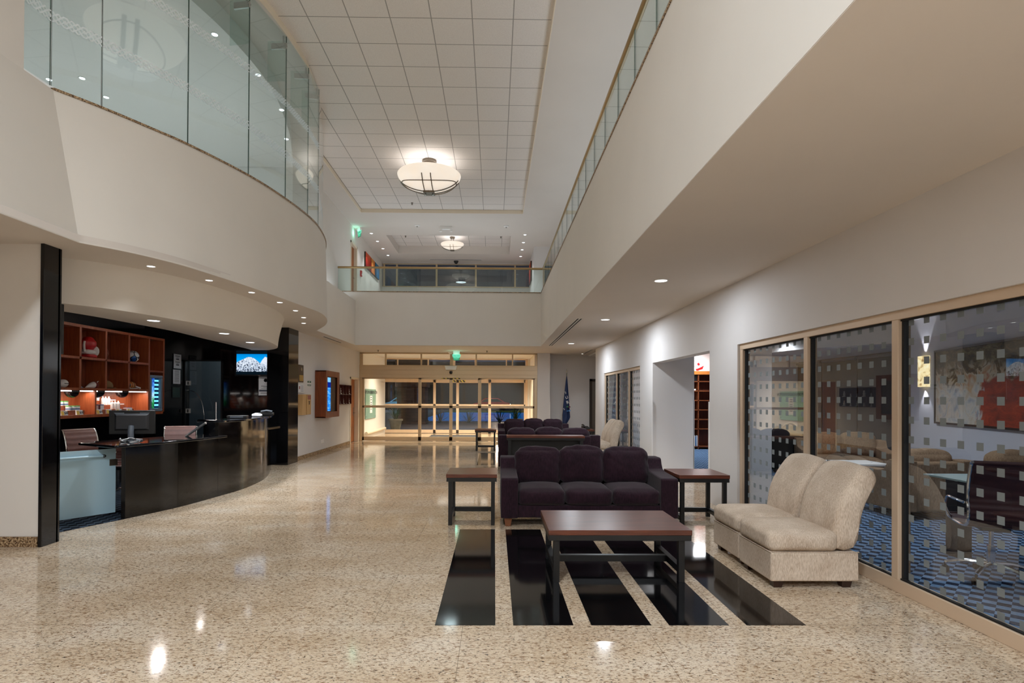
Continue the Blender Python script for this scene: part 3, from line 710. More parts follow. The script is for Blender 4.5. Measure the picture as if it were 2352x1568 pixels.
# unseen spots added above the canopy ring to brighten the clerks' side
for y in (8.0, 9.4, 10.8): lamp('clerk_fill', 'SPOT', (-5.6, y, 2.96), 55, (1.0, 0.96, 0.92), 0.08, None, (0, -0.5, 0), 140, 0.6)
# ------------------------------------------------------------------ sofas, tables, slipper chairs in the lobby
def make_sofa(name, label, n=3, width=2.06, fab='aubergine', loc=(0, 0, 0), rz=0.0, seat_h=0.42, back_h=0.84, group=None, soft=0.012, seed=0):
    """front edge along local y = 0, facing -y"""
    t = thing(name, label, 'sofa' if n > 1 else 'armchair', loc, rz, group)
    hw = width / 2; aw = 0.2
    mb = MB(); mb.box(-hw + aw - 0.01, hw - aw + 0.01, 0.03, 0.82, 0.10, 0.245); mb.build('base', fab, t, bevel=0.02, seg=3)
    prof = [(0.0, 0.1), (0.0, 0.545), (0.02, 0.565), (0.5, 0.585), (0.6, 0.605), (0.645, 0.66), (0.67, 0.72), (0.7, 0.735), (0.92, 0.735), (0.92, 0.1)]
    for s in (-1, 1):
        mb = MB(); x0, x1 = (s * hw, s * (hw - aw)) if s < 0 else (hw - aw, hw)
        mb.prism(prof, x0, x1, 'x'); mb.build('arm', fab, t, bevel=0.03, seg=4)
    mb = MB(); mb.box(-hw + aw - 0.02, hw - aw + 0.02, 0.72, 0.92, 0.1, 0.72); mb.build('backrest', fab, t, bevel=0.03, seg=3)
    cw = (width - 2 * aw) / n
    for k in range(n):
        x = -hw + aw + cw * (k + 0.5)
        mb = MB(); mb.cushion((x, 0.36, 0.335), (cw - 0.006, 0.70, 0.185), 0.05, 0.03, 12, soft * 0.4, seed + k); mb.build('seat_cushion', fab, t, ang=180)
    for k in range(n):
        x = -hw + aw + cw * (k + 0.5); dz = 0.012 if k == n // 2 else 0.0
        mb = MB(); mb.cushion((x, 0.66, 0.625 + dz), (cw + (0.02 if k in (0, n - 1) else 0.0), 0.24, back_h - 0.395), 0.085, 0.035, 18, soft * 0.9, seed + 10 + k, tilt=-0.14); mb.build('back_cushion', fab, t, ang=180)
    for sx in (-1, 1):
        for y in (0.08, 0.84):
            mb = MB(); mb.loft([[(sx * (hw - 0.085) + a * r, y + b * r, z) for a, b in ((-1, -1), (1, -1), (1, 1), (-1, 1))] for z, r in ((0.0, 0.03), (0.105, 0.048))]); mb.build('foot', 'footwood', t, bevel=0.003)
    return t
sofa = make_sofa('sofa', 'three-seat aubergine velvet sofa behind the mahogany coffee table', loc=(1.11, 6.42, 0), group='aubergine sofas')
dup(sofa, 'aubergine sofa turned away, its back hidden by the long console table', (1.115, 12.12, 0), PI)
dup(sofa, 'farthest aubergine sofa facing the viewer in front of the entrance doors', (1.13, 15.45, 0))

def table(name, label, x0, x1, y0, y1, h, leg=0.05, inset=0.03, rail=True, cat='table', top='mahogany', group=None, apron=0.045):
    cx, cyy = (x0 + x1) / 2, (y0 + y1) / 2; w, d = (x1 - x0) / 2, (y1 - y0) / 2
    t = thing(name, label, cat, (cx, cyy, 0), 0, group)
    mb = MB(); mb.box(-w, w, -d, d, h - 0.042, h); mb.build('tabletop', top, t, bevel=0.003)
    mb = MB(); 
    for a, b, c, e in ((-w + 0.004, w - 0.004, -d + 0.004, -d + 0.03), (-w + 0.004, w - 0.004, d - 0.03, d - 0.004), (-w + 0.004, -w + 0.03, -d + 0.03, d - 0.03), (w - 0.03, w - 0.004, -d + 0.03, d - 0.03)): mb.box(a, b, c, e, h - 0.042 - apron, h - 0.042)
    mb.build('apron', 'blackmetal', t, bevel=0.002)
    ix, iy = w - inset, d - inset
    for sx in (-1, 1):
        for sy in (-1, 1):
            mb = MB(); a, b = sx * ix, sx * (ix - leg); c, e = sy * iy, sy * (iy - leg)
            mb.box(min(a, b), max(a, b), min(c, e), max(c, e), 0, h - 0.042 - apron * 0.2); mb.build('leg', 'blackmetal', t, bevel=0.002)
    return t, w, d, ix, iy
def lowrails(t, ix, iy, leg, z0, z1, kind):
    if kind == 'u':      # rails at back and sides
        mb = MB(); mb.box(-ix + leg, ix - leg, iy - leg, iy, z0, z1); mb.build('stretcher', 'blackmetal', t, bevel=0.002)
    for s in (-1, 1):
        mb = MB(); a, b = s * ix, s * (ix - leg); mb.box(min(a, b), max(a, b), -iy + leg, iy - leg, z0, z1); mb.build('stretcher', 'blackmetal', t, bevel=0.002)
    if kind == 'h':
        mb = MB(); mb.box(-ix + leg, ix - leg, -leg / 2, leg / 2, z0, z1); mb.build('stretcher', 'blackmetal', t, bevel=0.002)
t, w, d, ix, iy = table('coffee_table', 'low mahogany coffee table on black steel legs over the black floor strips', 0.44, 1.6, 4.46, 5.25, 0.435, 0.05, 0.045, cat='coffee table'); lowrails(t, ix, iy, 0.05, 0.075, 0.13, 'h')
st, w, d, ix, iy = table('side_table', 'mahogany side table on the open floor, left of the nearest sofa', -0.56, 0.035, 6.48, 7.08, 0.6, 0.045, 0.025, cat='side table', group='square side tables'); lowrails(st, ix, iy, 0.045, 0.06, 0.115, 'u')
dup(st, 'mahogany side table between the nearest sofa and the beige slipper chairs', (2.465, 6.77, 0))
dup(st, 'distant side table on the open floor, left of the farthest sofa', (-0.245, 15.75, 0))
far_t = dup(st, 'distant side table carrying the black telephone', (2.51, 15.82, 0))
t, w, d, ix, iy = table('console_table', 'long narrow console table with mahogany top and black base behind the second sofa', 0.24, 1.76, 10.76, 11.12, 0.755, 0.06, 0.03, cat='console table')
mb = MB(); mb.box(-ix + 0.06, ix - 0.06, iy - 0.045, iy - 0.02, 0.08, 0.69); mb.build('back_panel', 'blackmetal', t)
mb = MB(); mb.box(-ix + 0.06, ix - 0.06, -iy + 0.01, iy - 0.05, 0.07, 0.1); mb.build('shelf', 'blackmetal', t)
# telephone on the far side table
t = thing('telephone', 'black desk telephone on the distant side table', 'telephone', (2.6, 15.78, 0.6), 0.2)
mb = MB(); mb.prism([(-0.1, 0), (0.1, 0), (0.1, 0.09), (-0.1, 0.03)], -0.1, 0.1, 'x'); mb.build('base', 'blackplastic', t, bevel=0.006)
mb = MB(); mb.tube([(-0.07, -0.1, 0.07), (-0.07, -0.05, 0.11), (-0.07, 0.05, 0.13), (-0.07, 0.1, 0.12)], 0.022, 10); mb.build('handset', 'blackplastic', t)

def slipper_chair(label, loc, rz=0.0, group='beige slipper chairs'):
    """faces -x; the seat front lies at local x = 0, width along y"""
    t = thing('slipper_chair', label, 'chair', loc, rz, group); hw = 0.285
    mb = MB(); mb.prism([(0.0, 0.055), (0.0, 0.27), (0.0, 0.285), (0.7, 0.285), (0.705, 0.055)], -hw, hw, 'y'); mb.build('base', 'beige', t, bevel=0.014, seg=3)
    # seat: padded block rounded at the front
    mb = MB(); mb.cushion((0.27, 0, 0.365), (0.56, 2 * hw - 0.004, 0.165), 0.05, 0.022, 12, 0.003, 3); mb.build('seat', 'beige', t, ang=180)
    prof = [(0.50, 0.285), (0.515, 0.41), (0.53, 0.585), (0.575, 0.715), (0.66, 0.845), (0.735, 0.935), (0.79, 0.955), (0.845, 0.925), (0.87, 0.875), (0.862, 0.835), (0.81, 0.74), (0.755, 0.62), (0.715, 0.44), (0.705, 0.285)]
    mb = MB(); rings = []
    N = 14
    for i in range(N + 1):
        u = i / N * 2 - 1
        ed = max(0.0, abs(u) - 0.86) / 0.14; inset = 0.028 * (1 - math.sqrt(max(0, 1 - ed * ed)))
        cx = sum(p[0] for p in prof) / len(prof); cz = 0.62
        crown = 0.028 * (1 - u * u)
        ring = []
        for x, z in prof:
            dx, dz = x - 0.66, z - cz; L = math.hypot(dx, dz) or 1
            zz = z - dz / L * inset * (0 if z < 0.3 else 1) + crown * max(0, (z - 0.6) / 0.35)
            ring.append((x - dx / L * inset, u * hw, zz))
        rings.append(ring)
    mb.loft(rings); mb.build('backrest', 'beige', t, ang=75, sub=1)
    mb = MB()
    mb.tube([(0.012 + 0.5 * i / 10, hw * 0.985, 0.287) for i in range(11)], 0.004, 6); mb.tube([(-0.002, -hw + 2 * hw * i / 10, 0.286) for i in range(11)], 0.004, 6); mb.tube([(0.012 + 0.69 * i / 10, -hw * 0.99, 0.287) for i in range(11)], 0.004, 6)
    mb.build('piping', 'beige', t)
    for x in (0.07, 0.62):
        for s in (-1, 1):
            mb = MB(); mb.loft([[(x + a * r, s * (hw - 0.06) + b * r, z) for a, b in ((-1, -1), (1, -1), (1, 1), (-1, 1))] for z, r in ((0, 0.032), (0.06, 0.042))]); mb.build('foot', 'darkwood', t, bevel=0.003)
    return t
sc = slipper_chair('nearest beige slipper chair, its whole side toward the viewer', (2.19, 4.65, 0))
dup(sc, 'beige slipper chair standing just behind the nearest one', (2.205, 5.27, 0))
dup(sc, 'distant beige slipper chair, front one of the pair by the far window', (2.19, 13.24, 0))
dup(sc, 'distant beige slipper chair, rear one of the pair by the far window', (2.19, 13.86, 0))

# flag in the alcove
t = thing('flag', 'furled navy blue flag with white letters on a pole in the alcove', 'flag', (2.38, 18.3, 0))
mb = MB(); mb.lathe([(0.001, 0), (0.17, 0), (0.17, 0.03), (0.05, 0.06), (0.025, 0.1), (0.001, 0.1)], n=24); mb.build('stand', 'bronze', t)
mb = MB(); mb.cyl((0, 0, 0.08), (0, 0, 2.3), 0.013); mb.build('pole', 'bronze', t)
mb = MB(); mb.lathe([(0.001, 2.29), (0.022, 2.31), (0.01, 2.34), (0.026, 2.375), (0.001, 2.45)], n=12); mb.build('finial', 'chrome', t)
M['navy'] = plain('navy_flag_cloth', srgb(14, 38, 78), 0.75, var=0.2, vs=6)
mb = MB(); rings = []
for i in range(27):
    f = i / 26; z = 2.22 - f * (2.22 - 0.62)
    wl = -0.012 - 0.155 * f ** 0.9; wr = 0.012 + 0.125 * f ** 0.9
    if f > 0.86: wr -= 0.16 * (f - 0.86) / 0.14
    if f > 0.8: wl += 0.03 * (f - 0.8) / 0.2
    ring = []
    n = 28
    for k in range(n):
        a = 2 * PI * k / n; fold = 1 + 0.32 * math.cos(a * 5 + f * 2)
        x = (wl + wr) / 2 + (wr - wl) / 2 * math.cos(a); y = (0.015 + 0.075 * f) * math.sin(a) * fold
        ring.append((x, y, z + 0.04 * f * math.sin(a * 2)))
    rings.append(ring)
mb.loft(rings); mb.build('cloth', 'navy', t, ang=180)
for body, x, z, s, rr in (('R', 0.02, 1.34, 0.15, -0.35), ('U', -0.01, 1.5, 0.13, -0.35), ('S', -0.055, 1.66, 0.1, -0.3), ('S', -0.10, 1.12, 0.09, -0.3)):
    text('lettering', body, s, 'white', t, (x, -0.125, z), (PI / 2, rr, 0))
for x, z, c in ((0.01, 1.2, (46, 110, 70)), (0.08, 1.19, (120, 52, 60)), (0.015, 1.06, (40, 96, 150)), (0.085, 1.07, (110, 150, 200))):
    mb = MB(); mb.prism([(x - 0.04, z), (x - 0.01, z - 0.03), (x + 0.035, z - 0.005), (x + 0.01, z + 0.035)], -0.128, -0.124, 'y'); mb.build('emblem', plain('emblem_%d%d' % (c[0], c[2]), srgb(*c), 0.7), t)

# lift door at the end of the alcove, ceiling slots
mb = MB(); mb.box(3.345, 4.4, 19.48, 19.56, 0, 0.02).box(3.345, 3.43, 19.46, 19.6, 0, 2.16).box(3.345, 4.5, 19.46, 19.6, 2.07, 2.16); d3 = struct('door_3', mb, plain('dark_lift_frame', srgb(84, 76, 70), 0.35, metal=0.6))
mb = MB(); mb.box(3.43, 4.4, 19.54, 19.56, 0.02, 2.07); mb.build('door_leaf', 'steel', d3)
def slot(label, x0, x1, y0, y1, z, n=2):
    t = thing('air_diffuser', label, 'air vent', ((x0 + x1) / 2, (y0 + y1) / 2, z)); w, d = (x1 - x0) / 2, (y1 - y0) / 2
    mb = MB(); mb.box(-w, w, -d, d, -0.006, 0); mb.build('frame', 'white', t)
    ax = w < d
    for k in range(n):
        mb = MB()
        if ax:
            a = -w + 2 * w * (k + 0.28) / n; b = -w + 2 * w * (k + 0.78) / n; mb.box(a, b, -d + 0.02, d - 0.02, -0.008, -0.005)
        else:
            a = -d + 2 * d * (k + 0.28) / n; b = -d + 2 * d * (k + 0.78) / n; mb.box(-w + 0.02, w - 0.02, a, b, -0.008, -0.005)
        mb.build('slot', 'gasket', t)
    return t
slot('long twin-slot air diffuser in the ceiling beside the right balcony front', 1.54, 1.66, 10.43, 15.97, ZC)
slot('short twin-slot air diffuser in the ceiling at the alcove corner', 2.98, 3.06, 17.15, 18.7, ZC)
slot('dark slot air diffuser in the left ceiling above the hall wall', -4.33, -4.23, 13.9, 15.5, ZC, 1)
slot('long slot air diffuser in the hall ceiling before the night windows', -2.65, -0.53, 22.26, 22.36, ZS, 1)
# ------------------------------------------------------------------ reception counter
ct = thing('reception_counter', 'curved polished black granite reception counter with raised writing ledge', 'counter', (0, 0, 0))
cur = [(p[0], p[1]) for p in CBc]
def seg(y0, y1): 
    pts = [p for p in cur if y0 < p[1] < y1]
    def at(y):
        for a, b in zip(cur, cur[1:]):
            if a[1] <= y <= b[1]:
                f = (y - a[1]) / (b[1] - a[1]); return (a[0] + (b[0] - a[0]) * f, y)
        return cur[-1] if y > cur[-1][1] else cur[0]
    return [at(y0)] + pts + [at(y1)]
joints = [6.80, 7.51, 8.33, 9.2, 10.0, 10.75, 11.9]
for i, (a, b) in enumerate(zip(joints, joints[1:])):
    s = seg(a + 0.0015, b - 0.0015); h = 0.87 if b < 8.5 else 1.1
    mb = MB(); mb.loft([[(p[0], p[1], 0.0), (p[0], p[1], h), (p[0] - 0.05, p[1], h), (p[0] - 0.05, p[1], 0.0)] for p in s]); mb.build('front_panel', 'counter', ct, ang=25)
mb = MB(); mb.prism([(-4.49, 6.80), (-4.47, 6.84), (-4.90, 7.36), (-4.94, 7.32)], 0.0, 0.87); mb.build('end_panel', 'blackstone', ct)
s = seg(6.82, 8.44)
tip = [(-5.21, 7.02), (-4.47, 6.60)]
mb = MB(); outl = tip + [(p[0] + 0.07, p[1]) for p in s] + [(-4.62, 8.5), (-4.98, 7.8), (-5.2, 7.2)]
mb.prism(outl, 0.872, 0.905); mb.build('countertop', 'countertop', ct, bevel=0.01, seg=3)
s = seg(8.36, 11.45)
mb = MB(); mb.prism([(-4.58, 8.66), (-4.02, 8.3)] + [(p[0] + 0.075, p[1]) for p in s] + [(-4.6, 11.6)] + [(p[0] - 0.34, p[1]) for p in s[::-1]], 1.1, 1.132); mb.build('ledge', 'countertop', ct, bevel=0.008, seg=3)
mb = MB(); mb.box(-4.36, -4.12, 8.38, 8.42, 0.9, 1.1).box(-4.52, -4.3, 8.42, 11.2, 0.86, 0.9); mb.build('inner_panel', 'blackstone', ct)
# glass gate
t = thing('glass_gate', 'frosted pale blue glass gate closing the counter beside the stone column', 'gate', (-4.77, 7.06, 0))
dx, dy = (-5.40 + 4.77), (6.13 - 7.06); L = math.hypot(dx, dy); an = math.atan2(dy, dx)
mb = MB(); mb.box(0, L, -0.006, 0.006, 0.03, 0.83); g = mb.build('gate_leaf', 'frost', t, rotz=an)
mb = MB(); mb.tube([(0.14, 0.035, 0.75), (L, 0.035, 0.75)], 0.016, 10); mb.build('bar_handle', 'frost', t, rotz=an)
mb = MB(); mb.cyl((0.14, 0.0, 0.75), (0.14, 0.05, 0.75), 0.018); mb.build('knob', 'blackplastic', t, rotz=an)
mb = MB(); mb.box(-0.02, 0.07, -0.012, 0.014, 0.62, 0.70); mb.build('hinge', 'bronze', t, rotz=an, bevel=0.003)

# office chairs: built once, used three times
def office_chair(label, loc, rz, leather='leather_brown', group='ribbed leather office chairs'):
    """seat faces +y; backrest at -y"""
    t = thing('office_chair', label, 'office chair', loc, rz, group)
    path = [(0.02, 0.27), (0.0, 0.44)]
    side = crom([(0.24, 0.50), (0.20, 0.475), (0.0, 0.46), (-0.17, 0.47), (-0.215, 0.52), (-0.225, 0.60), (-0.21, 0.70), (-0.235, 0.85), (-0.285, 0.98), (-0.31, 1.0)], 8)
    def strip(i0, i1, nm, mat):
        mb = MB(); pts = side[i0:i1 + 1]; r1 = []
        for i, p in enumerate(pts):
            a = side[max(i0 + i - 1, 0)]; b = side[min(i0 + i + 1, len(side) - 1)]; d = (b - a).normalized(); nn = Vector((-d.y, d.x))
            rib = 0.006 * abs(math.sin((i0 + i) * PI / 4.0))
            f = p + nn * (0.008 + rib); k = p - nn * (0.008 + rib)
            r1.append([(-0.215, k.x, k.y), (0.215, k.x, k.y), (0.215, f.x, f.y), (-0.215, f.x, f.y)])
        mb.loft(r1); return mb.build(nm, mat, t, ang=60)
    strip(0, 32, 'seat', leather); strip(32, len(side) - 1, 'backrest', leather)
    for s in (-1, 1):
        mb = MB(); mb.tube([(s * 0.225, p.x, p.y) for p in side], 0.013, 8); mb.build('side_frame', 'chrome', t)
    for s in (-1, 1):
        mb = MB(); mb.tube(crom([(s * 0.235, 0.12, 0.47), (s * 0.275, 0.12, 0.56), (s * 0.275, 0.08, 0.66), (s * 0.275, -0.08, 0.67), (s * 0.25, -0.21, 0.66)], 5), 0.011, 8); mb.build('armrest', 'chrome', t)
    mb = MB(); mb.cyl((0, 0, 0.10), (0, 0, 0.28), 0.03); mb.cyl((0, 0, 0.27), (0, 0, 0.44), 0.018); mb.build('gas_lift', 'chrome', t)
    mb = MB(); mb.box(-0.1, 0.1, -0.1, 0.1, 0.415, 0.45); mb.build('mechanism', 'blackplastic', t, bevel=0.01)
    for k in range(5):
        a = 2 * PI * k / 5 + 0.3; c, q = math.cos(a), math.sin(a)
        mb = MB(); mb.tube(crom([(0.02 * c, 0.02 * q, 0.13), (0.16 * c, 0.16 * q, 0.125), (0.3 * c, 0.3 * q, 0.085)], 4), 0.018, 8); mb.build('base_arm', 'chrome', t)
        mb = MB(); px, py = 0.3 * c, 0.3 * q
        mb.cyl((px - 0.022 * q, py + 0.022 * c, 0.03), (px - 0.006 * q, py + 0.006 * c, 0.03), 0.03); mb.cyl((px + 0.006 * q, py - 0.006 * c, 0.03), (px + 0.022 * q, py - 0.022 * c, 0.03), 0.03); mb.cyl((px, py, 0.03), (px, py, 0.085), 0.009)
        mb.build('caster', 'rubber', t)
    return t
oc = office_chair('brown ribbed office chair at the reception counter behind the monitor', (-5.72, 8.0, 0), -1.9)
dup(oc, 'brown ribbed office chair at the reception counter next to the raised ledge', (-4.93, 8.72, 0), -2.75)

# monitor on the counter
t = thing('monitor', 'black computer monitor seen from behind on the reception counter', 'monitor', (-4.71, 7.28, 0.905), 0.0)
t.rotation_euler = (0, 0, 0.28)
mb = MB(); mb.box(-0.262, 0.262, 0.0, 0.03, 0.09, 0.40); mb.build('screen_frame', 'blackplastic', t, bevel=0.006)
mb = MB(); mb.loft([[(-0.20, -0.0, 0.14), (0.20, 0, 0.14), (0.20, 0, 0.36), (-0.20, 0, 0.36)], [(-0.17, -0.035, 0.16), (0.17, -0.035, 0.16), (0.17, -0.035, 0.335), (-0.17, -0.035, 0.335)]]); mb.build('rear_shell', plain('charcoal_plastic', srgb(38, 38, 41), 0.45), t, bevel=0.004)
for s in (-1, 1):
    mb = MB(); mb.prism([(s * 0.205, 0.37), (s * 0.09, 0.37), (s * 0.09, 0.34), (s * 0.17, 0.34)], -0.012, -0.002, 'y'); mb.build('vent_panel', 'greyplastic', t)
mb = MB(); mb.box(-0.24, 0.24, 0.031, 0.033, 0.11, 0.385); mb.build('display', 'gasket', t)
mb = MB(); mb.tube([(0, -0.03, 0.2), (0, -0.05, 0.12), (0, -0.04, 0.02)], 0.035, 10); mb.build('stand_neck', 'greyplastic', t)
mb = MB(); mb.lathe([(0.001, 0), (0.11, 0), (0.105, 0.012), (0.04, 0.02), (0.001, 0.02)], (0, -0.03, 0), 24, sx=1.2); mb.build('stand_base', 'blackplastic', t)
t = thing('cable_bundle', 'coil of grey and white cables at the foot of the monitor', 'cables', (-4.66, 7.16, 0.905))
for k in range(4):
    mb = MB(); pts = [Vector((-0.13 + 0.3 * i / 9 + 0.02 * math.sin(i * 2 + k), -0.02 + 0.035 * math.cos(i * 1.7 + k * 2), 0.008 + 0.012 * k + 0.01 * math.sin(i + k))) for i in range(10)]
    mb.tube(crom(pts, 3), 0.0045, 6); mb.build('cable', ['white', 'greyplastic', 'blackplastic', 'white'][k], t)
# items on the ledge and desk
t = thing('desk_screen', 'black angled desk screen leaning between counter and raised ledge', 'screen', (-4.42, 8.28, 0.905), 0.5)
mb = MB(); mb.prism([(-0.14, 0.0), (0.12, 0.2), (0.135, 0.185), (-0.11, -0.0)], -0.17, 0.17, 'y'); mb.build('panel', 'blackplastic', t, bevel=0.003)
mb = MB(); mb.box(0.11, 0.135, -0.17, -0.14, 0.18, 0.21); mb.build('corner_cap', 'chrome', t)
t = thing('ledge_pole', 'slim chrome post standing on the raised counter ledge', 'post', (-4.285, 8.6, 1.132))
mb = MB(); mb.cyl((0, 0, 0), (0, 0, 0.27), 0.009); mb.build('post', 'chrome', t)
mb = MB(); mb.lathe([(0.001, 0), (0.018, 0), (0.016, 0.008), (0.001, 0.008)], n=16); mb.build('collar', 'chrome', t)
t = thing('card_printer', 'flat black card machine on the raised counter ledge', 'card machine', (-4.25, 9.25, 1.132), 0.2)
mb = MB(); mb.box(-0.15, 0.15, -0.08, 0.08, 0, 0.045); mb.build('body', 'blackplastic', t, bevel=0.006)
mb = MB(); mb.box(-0.1, 0.1, -0.083, -0.079, 0.012, 0.03); mb.build('slot', 'greyplastic', t)
t = thing('paper_scrap', 'crumpled white paper on the raised counter ledge', 'paper', (-4.23, 9.95, 1.132))
mb = MB(); mb.cushion((0, 0, 0.025), (0.14, 0.1, 0.045), 0.012, 0.01, 5, 0.02, 4); mb.build('sheet', 'paper', t, ang=20)
t = thing('desk_phone', 'black telephone on the far end of the raised counter ledge', 'telephone', (-4.38, 10.75, 1.132), 0.3)
mb = MB(); mb.box(-0.22, 0.12, -0.09, 0.09, 0, 0.05); mb.build('base', 'blackplastic', t, bevel=0.01)
mb = MB(); mb.tube([(-0.1, -0.09, 0.07), (0.0, -0.1, 0.09), (0.1, -0.09, 0.07)], 0.018, 8); mb.build('handset', 'greyplastic', t)

# ------------------------------------------------------------------ shelf unit behind the counter
SX = -6.7; SB = -7.05
sh = thing('display_shelf', 'cherry wood cubby shelf with lit lower bay on the reception back wall', 'shelf', (0, 0, 0))
def plank(nm, y0, y1, z0, z1, m='cherry', xb=SB, xf=SX):
    mb = MB(); mb.box(xb, xf, y0, y1, z0, z1); mb.build(nm, m, sh, bevel=0.002)
plank('top_board', 7.9, 11.35, 2.598, 2.645)
plank('bottom_board', 7.9, 11.35, 1.13, 1.18)
plank('middle_shelf', 7.9, 10.83, 2.085, 2.125); plank('lower_shelf', 7.9, 10.83, 1.575, 1.618)
for y in (7.9, 8.47, 9.04, 9.635, 10.235): plank('divider', y, y + 0.046, 1.618, 2.6)
plank('divider', 10.826, 10.874, 1.13, 2.6); plank('side_board', 11.303, 11.35, 1.13, 2.6)
plank('divider', 9.395, 9.432, 1.18, 1.575); plank('side_board', 7.9, 7.94, 1.13, 1.6)
plank('small_shelf', 10.874, 11.303, 1.955, 1.99)
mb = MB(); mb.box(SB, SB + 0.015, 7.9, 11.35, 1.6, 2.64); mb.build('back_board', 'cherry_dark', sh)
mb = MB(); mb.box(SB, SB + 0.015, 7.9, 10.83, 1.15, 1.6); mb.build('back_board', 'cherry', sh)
mb = MB(); mb.box(SX - 0.05, SX - 0.02, 7.95, 9.38, 1.558, 1.574).box(SX - 0.05, SX - 0.02, 9.45, 10.8, 1.558, 1.574); mb.build('light_strip', emit('shelf_strip', (1, 0.95, 0.9, 1), 6.0), sh)
lamp('strip_lamp', 'AREA', (SX - 0.09, 8.66, 1.55), 9, (1, 0.88, 0.78), 0.04, sh, (0, 0, 0), size_y=1.4)
lamp('strip_lamp', 'AREA', (SX - 0.09, 10.1, 1.55), 9, (1, 0.88, 0.78), 0.04, sh, (0, 0, 0), size_y=1.3)
def yat(u): return 6.7 * 1.0  # unused
# boxing glove
t = thing('boxing_glove', 'large red and white boxing glove in an upper cubby', 'boxing glove', (-6.84, 9.42, 2.125), 0.0)
mb = MB(); mb.cushion((0, 0.0, 0.235), (0.2, 0.22, 0.19), 0.085, 0.03, 10); mb.build('mitt', 'red', t, ang=180)
mb = MB(); mb.cushion((0, 0.0, 0.03), (0.18, 0.22, 0.06), 0.03, 0.01, 8); mb.build('cuff', 'red', t, ang=180)
mb = MB(); mb.cushion((0, 0.0, 0.095), (0.17, 0.2, 0.085), 0.04, 0.01, 8); mb.build('palm', 'white', t, ang=180)
mb = MB(); mb.tube(crom([(0.02, -0.11, 0.1), (0.03, -0.135, 0.2), (0.03, -0.12, 0.27)], 4), 0.018, 8); mb.build('strap', 'white', t)
mb = MB(); mb.ball((0.05, 0.1, 0.12), 0.06, 0.05, 0.085); mb.build('thumb', 'white', t)
def ball(name, label, cat, y, z, r, mat, x=-6.86, parts=None):
    t = thing(name, label, cat, (x, y, z + r))
    mb = MB(); mb.ball((0, 0, 0), r, n=28, m=18); mb.build('skin', mat, t, ang=180)
    return t
t = NT('pebbled_brown_leather'); X, Y, Z = t.xyz(); ln = t.math('LESS_THAN', t.math('ABSOLUTE', t.math('SINE', t.math('MULTIPLY', t.math('ADD', Z, t.math('MULTIPLY', Y, 0.5)), 38))), 0.2)
t.bsdf(Base_Color=t.mix(ln, srgb(112, 56, 44), srgb(172, 120, 110)), Roughness=0.5); M['bball'] = t.m
ball('basketball', 'brown leather ball half hidden behind the boxing glove divider', 'ball', 9.80, 2.125, 0.118, 'bball', -6.9)
t = NT('panelled_football_skin'); v = t.coords(); vo = t.n('TexVoronoi', Vector=v, Scale=9.0); vo2 = t.n('TexVoronoi', Vector=v, Scale=9.0, _feature='DISTANCE_TO_EDGE')
edge = t.math('LESS_THAN', vo2.outputs['Distance'], 0.06); bl = t.math('GREATER_THAN', t.n('SeparateColor', Color=vo.outputs['Color']).outputs[0], 0.62)
t.bsdf(Base_Color=t.mix(edge, t.mix(bl, srgb(232, 234, 236), srgb(30, 90, 170)), srgb(14, 16, 30)), Roughness=0.35); M['football'] = t.m
ball('football', 'white, blue and green panelled football in an upper cubby', 'ball', 10.60, 2.125, 0.11, 'football')
t = thing('mini_ball', 'tiny black and white striped ball beside the football', 'ball', (-6.8, 10.36, 2.125 + 0.042))
mb = MB(); mb.ball((0, 0, 0), 0.042); mb.build('skin', plain('black_white_ball', srgb(24, 22, 22), 0.4), t, ang=180)
mb = MB(); mb.tube([(0.0, 0.043 * math.cos(a), 0.043 * math.sin(a)) for a in [2 * PI * i / 20 for i in range(20)]], 0.006, 6, closed=True); mb.build('stripe', 'white', t)
t = thing('rugby_ball', 'white oval ball in the lower left cubby', 'ball', (-6.82, 8.86, 1.618 + 0.065))
mb = MB(); mb.ball((0, 0, 0), 0.06, 0.088, 0.065, 24, 16); mb.build('skin', 'white', t, ang=180)
mb = MB(); mb.box(0.052, 0.062, -0.04, 0.04, -0.005, 0.005); mb.build('print', 'ink', t)
for lab, y in (('white triangular card stand at the left end of the lower cubbies', 8.54), ('white triangular card stand beside the white and red horn', 9.12)):
    t = thing('card_stand', lab, 'card stand', (-6.8, y, 1.618))
    mb = MB(); mb.prism([(-0.05, 0), (0.055, 0), (-0.02, 0.12)], -0.05, 0.05, 'y'); mb.build('card', 'paper', t, bevel=0.002)
    mb = MB(); mb.box(-0.055, 0.06, -0.055, 0.055, 0, 0.012); mb.build('foot', plain('blue_card_foot', srgb(90, 130, 170), 0.5), t)
t = thing('horn', 'white horn with red band lying in a lower cubby', 'horn', (-6.8, 9.46, 1.618))
mb = MB(); mb.tube([(0, -0.16, 0.02), (0.0, -0.02, 0.045)], 0.05, 14) if False else mb.loft([[(math.cos(a) * r, y, 0.05 + math.sin(a) * r - (0.05 - r) * 0.9) for a in [2 * PI * k / 16 for k in range(16)]] for y, r in ((-0.15, 0.004), (-0.09, 0.024), (-0.02, 0.046), (0.03, 0.055))]); mb.build('cone', 'white', t)
mb = MB(); mb.loft([[(math.cos(a) * r, y, 0.052 + math.sin(a) * r) for a in [2 * PI * k / 16 for k in range(16)]] for y, r in ((0.03, 0.056), (0.06, 0.062), (0.1, 0.05), (0.11, 0.02))]); mb.build('band', plain('red_black_band', srgb(120, 44, 36), 0.5, var=0.6, vs=40), t)
mb = MB(); mb.tube([(0, 0.1, 0.07), (0.01, 0.12, 0.11), (0.0, 0.15, 0.12)], 0.007, 6); mb.build('tassel', 'white', t)
t = thing('cap', 'tan baseball cap in a lower cubby', 'cap', (-6.83, 9.84, 1.618))
